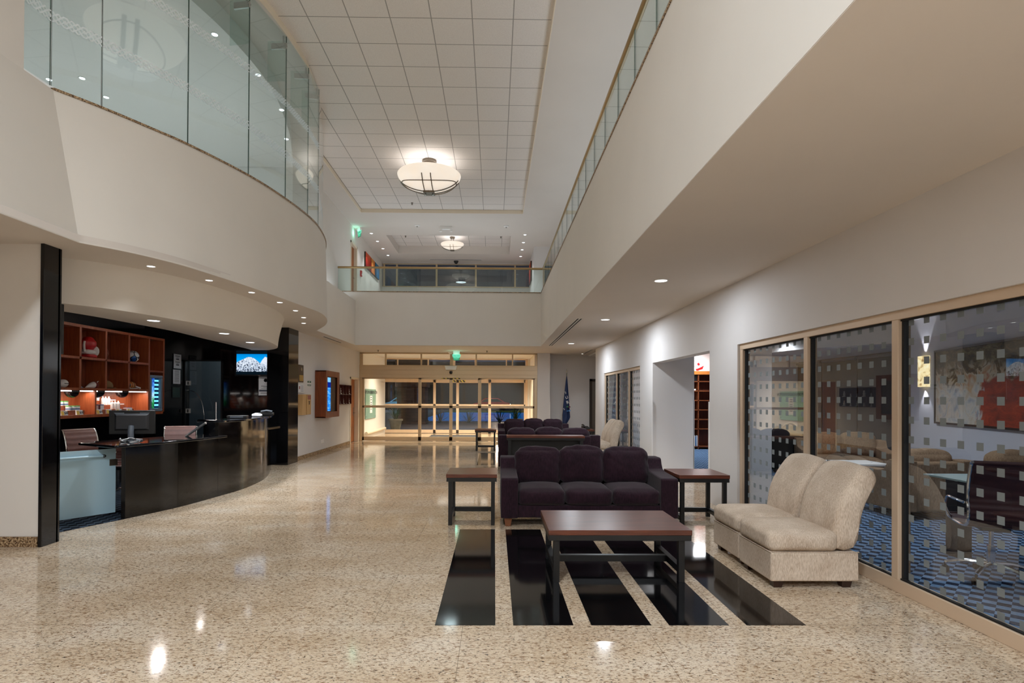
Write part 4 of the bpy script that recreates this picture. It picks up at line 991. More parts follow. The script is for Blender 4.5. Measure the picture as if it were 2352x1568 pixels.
M['capcloth'] = plain('tan_cap_cloth', srgb(122, 96, 66), 0.9, bump=0.2)
mb = MB(); mb.lathe([(0.105, 0.012), (0.108, 0.05), (0.092, 0.1), (0.05, 0.135), (0.001, 0.145)], n=28, sx=0.95, sy=1.1); mb.build('crown', 'capcloth', t, ang=180)
mb = MB(); mb.prism([(-0.09, 0.06), (0.09, 0.06), (0.08, 0.15), (0.0, 0.21), (-0.08, 0.15)], 0.006, 0.016); mb.build('visor', 'capcloth', t, bevel=0.003)
mb = MB(); mb.ball((0.06, -0.12, 0.035), 0.03, 0.03, 0.035); mb.build('badge', 'white', t)
t = thing('maraca', 'striped maraca with pale handle in the last lower cubby', 'maraca', (-6.82, 10.5, 1.618))
ts = NT('striped_maraca_paint'); X, Y, Z = ts.xyz(); ts.bsdf(Base_Color=ts.ramp(ts.math('FRACT', ts.math('MULTIPLY', Y, 14.0)), [(0.0, srgb(176, 112, 48)), (0.3, srgb(120, 34, 30)), (0.5, srgb(200, 140, 60)), (0.75, srgb(40, 44, 60)), (0.95, srgb(160, 90, 40))], 'CONSTANT'), Roughness=0.35)
mb = MB(); mb.ball((0, 0, 0.072), 0.07, 0.1, 0.07, 20, 14); mb.build('gourd', ts.m, t, ang=180)
mb = MB(); mb.cyl((0, 0.09, 0.06), (0.0, 0.26, 0.018), 0.012, r2=0.02); mb.build('handle', 'paper', t)
mb = MB(); mb.tube(crom([(0.05, -0.14, 0.07), (0.06, -0.12, 0.015), (0.07, 0.0, 0.012), (0.06, 0.1, 0.012)], 5), 0.008, 6); mb.build('cord', 'paper', t)
# black dome cameras under the lower shelf
for k, (y, lab) in enumerate(((8.99, 'black dome camera hanging above the green-lidded tins'), (9.57, 'black dome camera hanging above the white bottles'), (10.19, 'black dome camera hanging nearest the small fridge'))):
    if k == 0:
        t = thing('dome_camera', lab, 'camera', (-6.78, y, 1.575), 0, 'dome cameras under the shelf')
        mb = MB(); mb.lathe([(0.001, 0), (0.105, 0), (0.105, -0.02), (0.001, -0.02)], n=24); mb.build('mount', 'blackplastic', t)
        mb = MB(); mb.lathe([(0.1, -0.02)] + [(0.1 * math.cos(a), -0.025 - 0.095 * math.sin(a)) for a in [PI / 2 * i / 8 for i in range(8)]] + [(0.001, -0.12)], n=24); mb.build('dome', plain('dark_dome', srgb(20, 15, 15), 0.12), t)
        dm = t
    else: dup(dm, lab, (-6.78, y, 1.575))
# tiered wooden steps with the goods for sale
def tiers(label, y0, y1):
    t = thing('tiered_riser', label, 'display riser', (0, 0, 1.18))
    for k in range(3):
        mb = MB(); mb.box(-6.74 - 0.09 * (k + 1), -6.74 - 0.09 * k, y0, y1 - 0.09 * k, 0, 0.075 * (k + 1)); mb.build('step', 'cherry', t, bevel=0.002)
    return t
tiers('three-step cherry riser under the green-lidded tins', 8.2, 9.22)
tiers('three-step cherry riser under the white bottles', 9.46, 10.46)
lid = plain('green_tin_lid', srgb(96, 170, 84), 0.4); blue_l = plain('blue_tin_label', srgb(70, 100, 150), 0.5)
t0 = None
for row, (k, ys_) in enumerate(((0, (8.93, 9.02, 9.11)), (1, (8.80, 8.89, 8.98)), (2, (8.62, 8.71, 8.80)))):
    for j, y in enumerate(ys_):
        lab = 'green-lidded white tin on the %s step, %s from the left' % (['front', 'middle', 'top'][row], ORD[j])
        loc = (-6.785 - 0.09 * k, y, 1.18 + 0.075 * (k + 1))
        if t0 is None:
            t0 = thing('tin', lab, 'tin', loc, 0, 'green-lidded tins on the riser')
            mb = MB(); mb.cyl((0, 0, 0), (0, 0, 0.06), 0.04, 20); mb.build('can', 'paper', t0)
            mb = MB(); mb.cyl((0, 0, 0.06), (0, 0, 0.075), 0.041, 20); mb.build('lid', lid, t0)
            mb = MB(); mb.lathe([(0.0405, 0.012), (0.0405, 0.03)], n=20, caps=False); mb.build('label_band', blue_l, t0)
        else: dup(t0, lab, loc)
b0 = None
for row, (k, ys_) in enumerate(((0, (9.94, 10.02, 10.10)), (1, (9.83, 9.90, 9.98)), (2, (9.68, 9.76, 9.83)))):
    for j, y in enumerate(ys_):
        lab = 'white lotion bottle on the %s step, %s from the left' % (['front', 'middle', 'top'][row], ORD[j])
        loc = (-6.785 - 0.09 * k, y, 1.18 + 0.075 * (k + 1))
        if b0 is None:
            b0 = thing('bottle', lab, 'bottle', loc, 0, 'white bottles on the riser')
            mb = MB(); mb.lathe([(0.001, 0), (0.027, 0), (0.027, 0.105), (0.014, 0.12), (0.001, 0.12)], n=16); mb.build('flask', 'white', b0)
            mb = MB(); mb.cyl((0, 0, 0.12), (0, 0, 0.145), 0.012, 12); mb.build('cap', plain('pale_bottle_cap', srgb(236, 214, 208), 0.4), b0)
        else: dup(b0, lab, loc)
t = thing('figurine', 'small white bust figurine beside the tins', 'figurine', (-6.76, 8.62, 1.18 + 0.075))
mb = MB(); mb.lathe([(0.001, 0), (0.035, 0), (0.03, 0.05), (0.022, 0.075), (0.02, 0.085), (0.036, 0.11), (0.03, 0.14), (0.001, 0.155)], n=18); mb.build('body', 'white', t)
t = thing('carton', 'white and red carton on the front step left of the bottles', 'carton', (-6.785, 9.62, 1.255))
mb = MB(); mb.box(-0.03, 0.03, -0.07, 0.07, 0, 0.085); mb.build('box', 'paper', t); mb = MB(); mb.box(0.03, 0.033, -0.065, -0.02, 0.0, 0.08); mb.build('panel', plain('dark_red_print', srgb(90, 24, 30), 0.5), t)
mb = MB(); mb.box(-0.031, 0.031, -0.071, 0.071, 0.07, 0.086); mb.build('lid', blue_l, t)
for (k, y) in ((0, 10.36), (1, 10.27), (2, 10.17)):
    t = thing('comb_tray', 'flat blue-topped packet at the right end of the %s bottle step' % ['front', 'middle', 'top'][k], 'packet', (-6.785 - 0.09 * k, y, 1.18 + 0.075 * (k + 1)))
    mb = MB(); mb.box(-0.03, 0.03, -0.08, 0.08, 0, 0.016); mb.build('packet', 'paper', t); mb = MB(); mb.box(-0.031, 0.031, -0.081, 0.081, 0.016, 0.02); mb.build('cover', blue_l, t)
M['tagyellow'] = plain('tag_yellow', srgb(226, 190, 90), 0.6)
for y, s, yl in ((8.75, '$40', 'tins, leftmost'), (9.07, '$20', 'tins, right end'), (9.52, '$35', 'carton, by the shelf divider'), (9.76, '$60', 'carton, right of it'), (10.02, '$25', 'front bottles'), (10.31, '$20', 'flat packets')):
    t = thing('price_tag', 'yellow and white %s price tag standing before the %s' % (s, yl), 'price tag', (-6.715, y, 1.18))
    mb = MB(); mb.prism([(-0.012, 0), (0.012, 0), (-0.004, 0.078), (-0.012, 0.078)], -0.07, 0.07, 'y'); mb.build('card', 'paper', t)
    mb = MB(); mb.prism([(0.0128, 0.004), (0.0138, 0.004), (-0.0025, 0.07), (-0.0035, 0.07)], -0.068, -0.008, 'y'); mb.build('flash', 'tagyellow', t)
    text('lettering', s, 0.05, 'ink', t, (0.0085, 0.034, 0.036), (PI / 2 - 0.2, 0, PI / 2))
# small fridge
t = thing('mini_fridge', 'small blue-lit glass-door fridge built into the shelf end', 'fridge', (0, 0, 0))
mb = MB(); mb.box(SB + 0.02, SX - 0.06, 10.885, 11.295, 1.185, 1.9); mb.build('cabinet', 'greyplastic', t)
mb = MB()
for a, b, c, d in ((10.885, 11.295, 1.185, 1.245), (10.885, 11.295, 1.84, 1.9), (10.885, 10.945, 1.245, 1.84), (11.235, 11.295, 1.245, 1.84)): mb.box(SX - 0.06, SX + 0.0, a, b, c, d)
mb.build('door_frame', plain('grey_fridge_door', srgb(116, 132, 150), 0.35), t, bevel=0.012, seg=3)
mb = MB(); mb.box(SX - 0.055, SX - 0.05, 10.945, 11.235, 1.245, 1.84)
tf = NT('fridge_interior'); X, Y, Z = tf.xyz(); nz = tf.n('TexNoise', Vector=tf.coords(scale=(1, 14, 14)), Scale=1.0, Detail=2.0)
c1 = tf.ramp(tf.math('ADD', tf.math('MULTIPLY', tf.math('SUBTRACT', Z, 1.245), 1.7), tf.math('MULTIPLY', tf.math('SUBTRACT', nz.outputs[0], 0.5), 0.9)), [(0.0, srgb(20, 60, 50)), (0.25, srgb(40, 150, 80)), (0.45, srgb(170, 220, 240)), (0.75, srgb(80, 150, 230)), (1.0, srgb(20, 60, 160))])
bub = tf.math('GREATER_THAN', tf.math('SINE', tf.math('MULTIPLY', Z, 78)), 0.1); c2 = tf.mix(bub, srgb(8, 30, 60), srgb(120, 230, 255))
tf.surf(tf.n('Emission', Color=tf.mix(tf.math('GREATER_THAN', Y, 11.10), c1, c2), Strength=1.1).outputs[0])
mb.build('glass_door', tf.m, t, smooth=False)
# framed notices on the black return wall (x = -6.93) and below the television
def notice(name, label, y0, y1, z0, z1, lines, x=-6.93, mat='paper'):
    t = thing(name, label, 'notice', (x, (y0 + y1) / 2, (z0 + z1) / 2)); w, h = (y1 - y0) / 2, (z1 - z0) / 2
    mb = MB(); mb.box(0.001, 0.012, -w - 0.012, w + 0.012, -h - 0.012, h + 0.012); mb.build('frame', 'gasket', t)
    mb = MB(); mb.box(0.012, 0.014, -w, w, -h, h); mb.build('sheet', mat, t)
    for f, a, th in lines:
        mb = MB(); mb.box(0.014, 0.0148, -w * a, w * a, h * f - th, h * f + th); mb.build('print_line', 'ink', t)
    return t
notice('framed_notice', 'framed white notice with two printed blocks, upper one by the dark door', 12.05, 12.33, 2.09, 2.40, [(0.72, 0.6, 0.006), (0.5, 0.35, 0.004), (0.3, 0.4, 0.011), (-0.1, 0.6, 0.006), (-0.3, 0.35, 0.004), (-0.5, 0.4, 0.011)])
notice('framed_notice', 'framed price list hanging directly below the upper notice', 12.03, 12.305, 1.755, 2.06, [(0.85 - 0.14 * i, 0.62, 0.003) for i in range(12)])
notice('framed_notice', 'dim green framed panel below the price list', 12.02, 12.29, 1.46, 1.675, [], mat=plain('dim_green_card', srgb(44, 66, 60), 0.5))
t = thing('framed_notice', 'framed white notice with floral emblem under the wall television', 'notice', (-5.12, 12.495, 1.725))
mb = MB(); mb.box(-0.172, 0.172, -0.015, -0.001, -0.23, 0.23); mb.build('frame', 'gasket', t)
mb = MB(); mb.box(-0.155, 0.155, -0.017, -0.015, -0.21, 0.21); mb.build('sheet', 'paper', t)
for k in range(8):
    a = 2 * PI * k / 8; mb = MB(); mb.prism([(0.02 * math.cos(a + s) + r * math.cos(a), 0.125 + 0.02 * math.sin(a + s) + r * math.sin(a)) for s, r in ((2.4, 0.0), (1.2, 0.02), (0, 0.03), (-1.2, 0.02))], -0.0182, -0.0172, 'y'); mb.build('emblem', 'ink', t)
for z, w_ in ((0.045, 0.03), (0.005, 0.1), (-0.012, 0.1), (-0.028, 0.05), (-0.055, 0.1), (-0.155, 0.11), (-0.168, 0.11)):
    mb = MB(); mb.box(-w_, w_, -0.018, -0.017, z - 0.003, z + 0.003); mb.build('print_line', 'ink', t)
mb = MB(); mb.box(-0.145, 0.145, -0.018, -0.017, -0.125, -0.085); mb.build('banner', plain('slate_banner', srgb(70, 76, 90), 0.6), t)
# television
t = thing('television', 'wall television showing snowy mountains under a blue sky', 'television', (-5.22, 12.42, 2.24), -0.02)
mb = MB(); mb.box(-0.56, 0.56, -0.03, 0.03, -0.30, 0.30); mb.build('bezel', 'blackplastic', t, bevel=0.008)
mb = MB(); mb.box(-0.2, 0.2, 0.03, 0.085, -0.15, 0.15); mb.build('wall_bracket', 'blackmetal', t)
mb = MB(); mb.box(-0.52, 0.52, -0.032, -0.030, -0.265, 0.265); mb.build('screen', emit('screen_black', srgb(10, 24, 34), 0.8), t, smooth=False)
sky = NT('screen_sky'); X, Y, Z = sky.xyz(); sky.surf(sky.n('Emission', Color=sky.ramp(sky.math('ADD', sky.math('MULTIPLY', Z, 2.2), 0.35), [(0.0, srgb(70, 200, 255)), (0.5, srgb(0, 160, 240)), (1.0, srgb(0, 104, 200))]), Strength=1.0).outputs[0])
mb = MB(); mb.box(-0.512, 0.512, -0.0335, -0.032, -0.2, 0.19); mb.build('picture_sky', sky.m, t, smooth=False)
mt = NT('screen_mountain'); nz = mt.n('TexNoise', Vector=mt.coords(scale=(26, 26, 22), rot=(0, 0.5, 0)), Scale=1.0, Detail=5.0, Roughness=0.7); X, Y, Z = mt.xyz()
mt.surf(mt.n('Emission', Color=mt.ramp(mt.math('ADD', nz.outputs[0], mt.math('MULTIPLY', mt.math('ADD', Z, 0.2), 0.35)), [(0.46, srgb(24, 34, 56)), (0.54, srgb(190, 205, 225)), (0.7, srgb(235, 242, 250))]), Strength=1.0).outputs[0])
mb = MB(); mb.prism([(-0.512, -0.2), (-0.512, 0.0), (-0.42, 0.05), (-0.33, 0.09), (-0.26, 0.125), (-0.19, 0.12), (-0.12, 0.095), (-0.05, 0.04), (0.02, -0.02), (0.09, -0.08), (0.512, -0.16), (0.512, -0.2)], -0.0355, -0.0338, 'y'); mb.build('picture_mountain', mt.m, t, smooth=False)
m2_ = NT('screen_snow'); nz = m2_.n('TexNoise', Vector=m2_.coords(scale=(9, 9, 14), rot=(0, 0.6, 0)), Scale=1.0, Detail=4.0)
m2_.surf(m2_.n('Emission', Color=m2_.ramp(nz.outputs[0], [(0.36, srgb(160, 178, 206)), (0.5, srgb(226, 234, 246))]), Strength=1.0).outputs[0])
mb = MB(); mb.prism([(-0.02, -0.16), (0.02, -0.01), (0.06, 0.06), (0.125, 0.135), (0.15, 0.115), (0.2, 0.13), (0.26, 0.055), (0.36, 0.03), (0.45, -0.02), (0.512, -0.045), (0.512, -0.17)], -0.0348, -0.0336, 'y'); mb.build('picture_mountain', m2_.m, t, smooth=False)
mb = MB(); mb.box(-0.025, 0.02, -0.034, -0.03, -0.293, -0.278); mb.build('badge', 'steel', t)
# dark glass door with its switches
mb = MB(); mb.box(-6.93, -6.90, 12.46, 12.54, 0, 2.3).box(-6.11, -6.08, 12.46, 12.54, 0, 2.3).box(-6.93, -6.08, 12.46, 12.54, 2.27, 2.3); d4 = struct('door_4', mb, 'gasket')
mb = MB(); mb.poly([(-6.9, 12.5, 0.01), (-6.11, 12.5, 0.01), (-6.11, 12.5, 2.27), (-6.9, 12.5, 2.27)]); mb.build('door_pane', 'glass_dark', d4, smooth=False)
mb = MB(); mb.box(-8.5, -4.96, 14.3, 14.4, 0, 3); struct('wall_back_office', mb, plain('back_office_wall', srgb(150, 160, 162), 0.8))
mb = MB(); mb.box(-8.5, -4.75, 12.7, 14.4, -0.05, 0); struct('floor_back_office', mb, 'carpet_dark')
lamp('back_office_lamp', 'POINT', (-6.2, 13.4, 2.5), 14, (0.9, 0.95, 1), 0.15)
for z, lab in ((1.78, 'upper chrome door lock plate at the edge of the dark glass door'), (1.16, 'lower chrome door lock plate at the edge of the dark glass door')):
    t = thing('lock_plate', lab, 'lock', (-6.84, 12.49, z)); mb = MB(); mb.box(-0.055, 0.055, -0.012, 0.0, -0.05, 0.05); mb.build('plate', 'white', t, bevel=0.004)
    mb = MB(); mb.box(-0.012, 0.012, -0.02, -0.012, -0.035, 0.035); mb.build('lever', 'blackplastic', t)
t = thing('floor_lamp_arc', 'thin chrome arc lamp in front of the dark glass door', 'lamp', (-6.62, 12.3, 0))
mb = MB(); mb.tube(crom([(0.25, 0, 0.02), (0.24, 0, 0.9), (0.18, 0, 1.35), (0.02, 0, 1.58), (-0.18, 0, 1.62)], 6), 0.006, 8); mb.build('stem', 'chrome', t)
mb = MB(); mb.lathe([(0.001, 0), (0.09, 0), (0.085, 0.02), (0.001, 0.02)], (0.25, 0, 0), 20); mb.build('base', 'chrome', t)
# dark hanging speaker behind the column
t = thing('wall_speaker', 'tall black panel hanging from the canopy behind the stone column', 'panel', (-4.86, 6.16, 0))
mb = MB(); mb.box(-0.1, 0.1, -0.03, 0.03, 1.95, 2.5); mb.build('panel', 'blackplastic', t, bevel=0.004)
# ------------------------------------------------------------------ things on the left hall wall (x = -4.56)
WX = -4.56
t = thing('wall_plaque', 'dark wooden award plaque with gold plate high on the hall wall', 'plaque', (WX, 13.065, 2.03))
mb = MB(); mb.box(0.001, 0.02, -0.185, 0.185, -0.205, 0.205); mb.build('board', 'darkwood', t, bevel=0.006)
mb = MB(); mb.box(0.02, 0.024, -0.1, 0.15, -0.175, -0.035); mb.build('gold_plate', plain('gold_plate', srgb(176, 148, 84), 0.35, metal=0.6), t)
mb = MB(); mb.prism([(0.02 + 0.05 * math.cos(a), 0.1 + 0.045 * math.sin(a)) for a in [2 * PI * i / 20 for i in range(20)]], 0.02, 0.03, 'x'); mb.build('medal', 'steel', t)
t = thing('certificate', 'white certificate plate directly under the award plaque', 'certificate', (WX, 13.09, 1.675))
mb = MB(); mb.box(0.001, 0.018, -0.19, 0.19, -0.095, 0.095); mb.build('plate', 'paper', t, bevel=0.003)
for k in range(5):
    mb = MB(); mb.box(0.018, 0.0188, -0.03, 0.16, 0.06 - 0.032 * k, 0.068 - 0.032 * k); mb.build('print_line', 'ink', t)
mb = MB(); mb.box(0.018, 0.0188, -0.14, -0.07, -0.01, 0.06); mb.build('seal', plain('pink_seal', srgb(150, 90, 92), 0.6), t)
t = thing('suggestion_box', 'light oak suggestion box with red sticker on the hall wall', 'box', (WX, 13.19, 1.302))
mb = MB(); mb.prism([(0.001, -0.27), (0.001, 0.29), (0.10, 0.29), (0.14, 0.0), (0.14, -0.27)], -0.24, 0.24, 'z') if False else mb.box(0.001, 0.115, -0.28, 0.28, -0.24, 0.24); mb.build('body', 'oakbox', t, bevel=0.004)
mb = MB(); mb.box(0.115, 0.13, -0.02, 0.28, -0.235, 0.235); mb.build('door', 'oakbox', t, bevel=0.003)
mb = MB(); mb.box(0.13, 0.132, 0.03, 0.25, 0.12, 0.22); mb.build('sticker', plain('brown_sticker', srgb(150, 90, 84), 0.6), t)
mb = MB(); mb.prism([(0.09, 0.08), (0.2, 0.08), (0.17, 0.05), (0.18, 0.0), (0.12, 0.0), (0.13, 0.05)], 0.13, 0.134, 'x'); mb.build('keyhole_plate', 'darkwood', t)
t = thing('safety_sign', 'small green and white safety sign beside the wooden kiosk', 'sign', (WX, 13.7, 1.815))
gr = plain('sign_green', srgb(20, 92, 62), 0.5)
mb = MB(); mb.box(0.001, 0.005, -0.135, 0.135, -0.062, 0.062); mb.build('plate', 'white', t)
mb = MB(); mb.box(0.005, 0.0065, -0.13, 0.13, 0.015, 0.06); mb.build('band', gr, t); mb = MB(); mb.box(0.005, 0.0065, -0.13, 0.13, -0.06, -0.025); mb.build('band', gr, t)
mb = MB(); mb.box(0.0065, 0.0075, -0.05, 0.05, 0.03, 0.046); mb.build('pictogram', 'white', t); mb = MB(); mb.box(0.0065, 0.0075, -0.1, 0.1, -0.047, -0.038); mb.build('lettering', 'white', t)
t = thing('information_kiosk', 'wooden wall kiosk with a bright blue vertical screen', 'kiosk', (WX, 14.75, 1.56))
y0, y1, z0, z1 = -0.60, 0.62, -0.61, 0.6; dp = 0.26
mb = MB()
mb.box(0.001, 0.03, y0, y1, z0, z1); mb.box(0.03, dp, y0, y0 + 0.03, z0, z1); mb.box(0.03, dp, y1 - 0.03, y1, z0, z1); mb.box(0.03, dp, y0, y1, z0, z0 + 0.03); mb.box(0.03, dp, y0, y1, z1 - 0.03, z1)
mb.build('cabinet', 'kioskwood', t, bevel=0.003)
mb = MB(); mb.box(dp, dp + 0.02, y0, y0 + 0.13, z0, z1).box(dp, dp + 0.02, y1 - 0.2, y1, z0, z1).box(dp, dp + 0.02, y0 + 0.13, y1 - 0.2, z0, z0 + 0.15).box(dp, dp + 0.02, y0 + 0.13, y1 - 0.2, z1 - 0.15, z1); mb.build('front_frame', 'kioskwood', t, bevel=0.003)
mb = MB(); mb.box(dp - 0.03, dp - 0.02, y0 + 0.13, y1 - 0.2, z0 + 0.15, z1 - 0.15); mb.build('panel', 'darkwood', t)
ks = NT('kiosk_screen'); X, Y, Z = ks.xyz(); nz = ks.n('TexNoise', Vector=ks.coords(scale=(1, 5, 24)), Scale=1.0, Detail=3.0)
low = ks.ramp(nz.outputs[0], [(0.35, srgb(20, 120, 230)), (0.55, srgb(60, 160, 250)), (0.7, srgb(150, 210, 255))])
hi = ks.mix(ks.math('GREATER_THAN', Z, 0.31), srgb(10, 40, 140), srgb(130, 200, 255))
ks.surf(ks.n('Emission', Color=ks.mix(ks.math('GREATER_THAN', Z, 0.17), low, hi), Strength=1.0).outputs[0])
mb = MB(); mb.box(dp - 0.02, dp - 0.015, y0 + 0.15, y0 + 0.52, z0 + 0.17, z1 - 0.17); mb.build('screen', ks.m, t, smooth=False)
t = thing('trophy_rack', 'dark red two-row cubby rack of small figurines on the hall wall', 'rack', (WX, 16.48, 1.555))
M['rackred'] = plain('dark_red_lacquer', srgb(84, 36, 28), 0.4)
mb = MB(); mb.box(0.001, 0.012, -0.78, 0.78, -0.29, 0.29); mb.build('back', 'rackred', t)
mb = MB(); 
for z in (-0.29, -0.008, 0.275): mb.box(0.012, 0.13, -0.78, 0.78, z, z + 0.015)
mb.build('shelf', 'rackred', t)
for k in range(6):
    mb = MB(); yy = -0.78 + k * 0.309; mb.box(0.012, 0.13, yy, yy + 0.015, -0.29, 0.29); mb.build('divider', 'rackred', t)
fig = None
for r, z in ((0, 0.007), (1, -0.275)):
    for k in range(5):
        lab = 'small pale figurine in the %s row of the red rack, %s from the left' % (['upper', 'lower'][r], ORD[k])
        loc = (WX + 0.075, 16.48 - 0.62 + k * 0.309, 1.555 + z)
        h = [0.12, 0.2, 0.11, 0.11, 0.19, 0.1, 0.12, 0.17, 0.11, 0.18][r * 5 + k] / 0.15
        if fig is None:
            fig = thing('figurine', lab, 'figurine', loc, 0, 'figurines in the red rack')
            mb = MB(); mb.lathe([(0.001, 0), (0.045, 0), (0.04, 0.02), (0.02, 0.03), (0.028, 0.08), (0.014, 0.105), (0.024, 0.125), (0.001, 0.15)], n=12); mb.build('body', plain('pale_ceramic', srgb(200, 196, 190), 0.3), fig)
            mb = MB(); mb.box(-0.045, 0.045, -0.045, 0.045, 0.0, 0.006); mb.build('base', 'greyplastic', fig)
            fig.scale = (h, h, h)
        else:
            c = dup(fig, lab, loc); c.scale = (h, h, h)
t = thing('wall_socket', 'white double wall socket low on the hall wall', 'socket', (WX, 14.76, 0.31))
mb = MB(); mb.box(0.001, 0.01, -0.13, 0.13, -0.045, 0.045); mb.build('plate', 'white', t, bevel=0.003)
for s in (-1, 1):
    mb = MB(); mb.box(0.01, 0.012, s * 0.06 - 0.02, s * 0.06 + 0.02, -0.015, 0.015); mb.build('outlet', 'paper', t)
# hall door
mb = MB(); mb.box(-4.75, -4.54, 17.56, 17.63, 0, 2.12).box(-4.75, -4.54, 18.6, 18.68, 0, 2.12).box(-4.75, -4.54, 17.56, 18.68, 2.06, 2.12); d5 = struct('door_5', mb, 'trimwhite', bevel=0.003)
mb = MB(); mb.box(-4.72, -4.68, 17.63, 18.6, 0.01, 2.06); mb.build('door_leaf', 'doorwood', d5)
mb = MB(); mb.box(-4.68, -4.672, 18.42, 18.5, 0.86, 1.14); mb.cyl((-4.672, 18.46, 0.96), (-4.62, 18.46, 0.96), 0.012); mb.cyl((-4.625, 18.46, 0.96), (-4.625, 18.34, 0.96), 0.011); mb.build('door_handle', 'steel', d5)
# upper hall door, exit signs, art
mb = MB(); mb.box(-4.8, -4.61, 17.77, 17.83, 4.4, 6.5).box(-4.8, -4.61, 18.55, 18.62, 4.4, 6.5).box(-4.8, -4.61, 17.77, 18.62, 6.43, 6.5); d6 = struct('door_6', mb, 'trimwhite', bevel=0.003)
mb = MB(); mb.box(-4.76, -4.72, 17.83, 18.55, 4.41, 6.43); mb.build('door_leaf', 'doorwood', d6)
mb = MB(); mb.cyl((-4.72, 18.45, 5.42), (-4.66, 18.45, 5.42), 0.014); mb.cyl((-4.665, 18.45, 5.42), (-4.665, 18.3, 5.42), 0.012); mb.build('door_handle', 'chrome', d6)
def exit_sign(label, loc, rz, w=0.28, drop=0.1, h=0.2):
    t = thing('exit_sign', label, 'exit sign', loc, rz)
    mb = MB(); mb.box(-w / 2 + 0.03, w / 2 - 0.03, -0.03, 0.03, -drop, 0); mb.build('housing', 'white', t, bevel=0.004)
    g = plain('exit_dark_green', srgb(16, 110, 78), 0.5)
    mb = MB(); mb.prism([(-w / 2, -drop), (w / 2, -drop), (w / 2 - 0.022, -drop - h * 0.5), (-w / 2 + 0.022, -drop - h * 0.5)], -0.005, 0.005, 'y'); mb.build('panel', 'exitgreen', t)
    mb = MB(); mb.prism([(-w / 2 + 0.022, -drop - h * 0.5), (w / 2 - 0.022, -drop - h * 0.5), (w / 2 - 0.045, -drop - h), (-w / 2 + 0.045, -drop - h)], -0.005, 0.005, 'y'); mb.build('panel', g, t)
    text('lettering', 'SALIDA', 0.066, g, t, (0, -0.0065, -drop - h * 0.27), (PI / 2, 0, 0))
    text('lettering', 'EXIT', 0.09, 'exitgreen', t, (0, -0.0065, -drop - h * 0.7), (PI / 2, 0, 0))
    lamp('sign_lamp', 'POINT', (0, -0.15, -drop - h * 0.5), 1.6, (0.35, 1, 0.75), 0.08, t)
exit_sign('green glowing exit sign hanging from the ceiling before the entrance doors', (-1.255, 18.2, ZC), 0.0)
exit_sign('green glowing exit sign hanging by the orange door of the upper hall', (-4.45, 18.2, ZS), -0.9)
art1 = NT('streaked_red_canvas'); nz = art1.n('TexNoise', Vector=art1.coords(scale=(1, 9, 0.9)), Scale=1.0, Detail=4.0); X, Y, Z = art1.xyz()
f = art1.math('ADD', art1.math('MULTIPLY', art1.math('ADD', Z, 0.25), 0.9), art1.math('MULTIPLY', art1.math('SUBTRACT', nz.outputs[0], 0.5), 1.2))
art1.bsdf(Base_Color=art1.ramp(f, [(0.0, srgb(120, 14, 12)), (0.25, srgb(196, 40, 24)), (0.45, srgb(214, 96, 40)), (0.6, srgb(200, 70, 60)), (0.8, srgb(226, 196, 120))]), Roughness=0.6)
art2 = NT('streaked_blue_canvas'); nz = art2.n('TexNoise', Vector=art2.coords(scale=(1, 12, 1.2)), Scale=1.0, Detail=4.0)
art2.bsdf(Base_Color=art2.ramp(nz.outputs[0], [(0.35, srgb(14, 30, 60)), (0.5, srgb(30, 100, 150)), (0.65, srgb(70, 140, 170))]), Roughness=0.6)
art3 = NT('streaked_orange_canvas'); nz = art3.n('TexNoise', Vector=art3.coords(scale=(1, 10, 1.2)), Scale=1.0, Detail=4.0)
art3.bsdf(Base_Color=art3.ramp(nz.outputs[0], [(0.35, srgb(150, 40, 20)), (0.5, srgb(216, 110, 40)), (0.65, srgb(232, 190, 90))]), Roughness=0.6)
def canvas(name, label, x, y0, y1, z0, z1, m, d=0.05):
    t = thing(name, label, 'painting', (x, (y0 + y1) / 2, (z0 + z1) / 2)); w, h = (y1 - y0) / 2, (z1 - z0) / 2
    a, b = (0.001, d) if d > 0 else (d, -0.001)
    mb = MB(); mb.box(a, b, -w, w, -h, h); mb.build('stretcher', 'darkwood', t)
    mb = MB(); e = b if d > 0 else a; mb.box(min(e, e + math.copysign(0.003, d)), max(e, e + math.copysign(0.003, d)), -w + 0.004, w - 0.004, -h + 0.004, h - 0.004); mb.build('canvas', m, t)
canvas('painting', 'red and orange streaked canvas on the upper hall wall, next to the door', -4.63, 19.65, 20.45, 6.1, 6.63, art1.m)
canvas('painting', 'red and yellow streaked canvas in the middle of the upper hall wall', -4.63, 20.52, 21.15, 6.1, 6.63, art3.m)
canvas('painting', 'blue streaked canvas on the upper hall wall, nearest the night windows', -4.63, 21.22, 21.95, 6.1, 6.63, art2.m)
canvas('painting', 'red canvas on the upper pier wall at the right end of the bridge', 1.41, 21.3, 22.3, 6.0, 6.75, art1.m, -0.05)
t = thing('fire_alarm', 'small red fire alarm box on the upper hall wall', 'fire alarm', (-4.63, 19.1, 5.72)); mb = MB(); mb.box(0.001, 0.05, -0.06, 0.06, -0.1, 0.1); mb.build('box', 'red', t, bevel=0.005); mb = MB(); mb.box(0.05, 0.055, -0.03, 0.03, -0.05, 0.0); mb.build('handle', 'white', t)
for k, (x, y, lab) in enumerate([(-2.52, 17.87, 'white smoke detector on the soffit, left of the emergency light'), (0.35, 17.87, 'white smoke detector on the soffit, right of the emergency light')]):
    t = thing('smoke_detector', lab, 'smoke detector', (x, y, ZS)); mb = MB(); mb.lathe([(0.001, 0), (0.09, 0), (0.085, -0.02), (0.05, -0.035), (0.001, -0.035)], n=20); mb.build('base', 'white', t); mb = MB(); mb.lathe([(0.001, -0.035), (0.03, -0.035), (0.025, -0.06), (0.001, -0.06)], n=14); mb.build('sensor', 'steel', t)
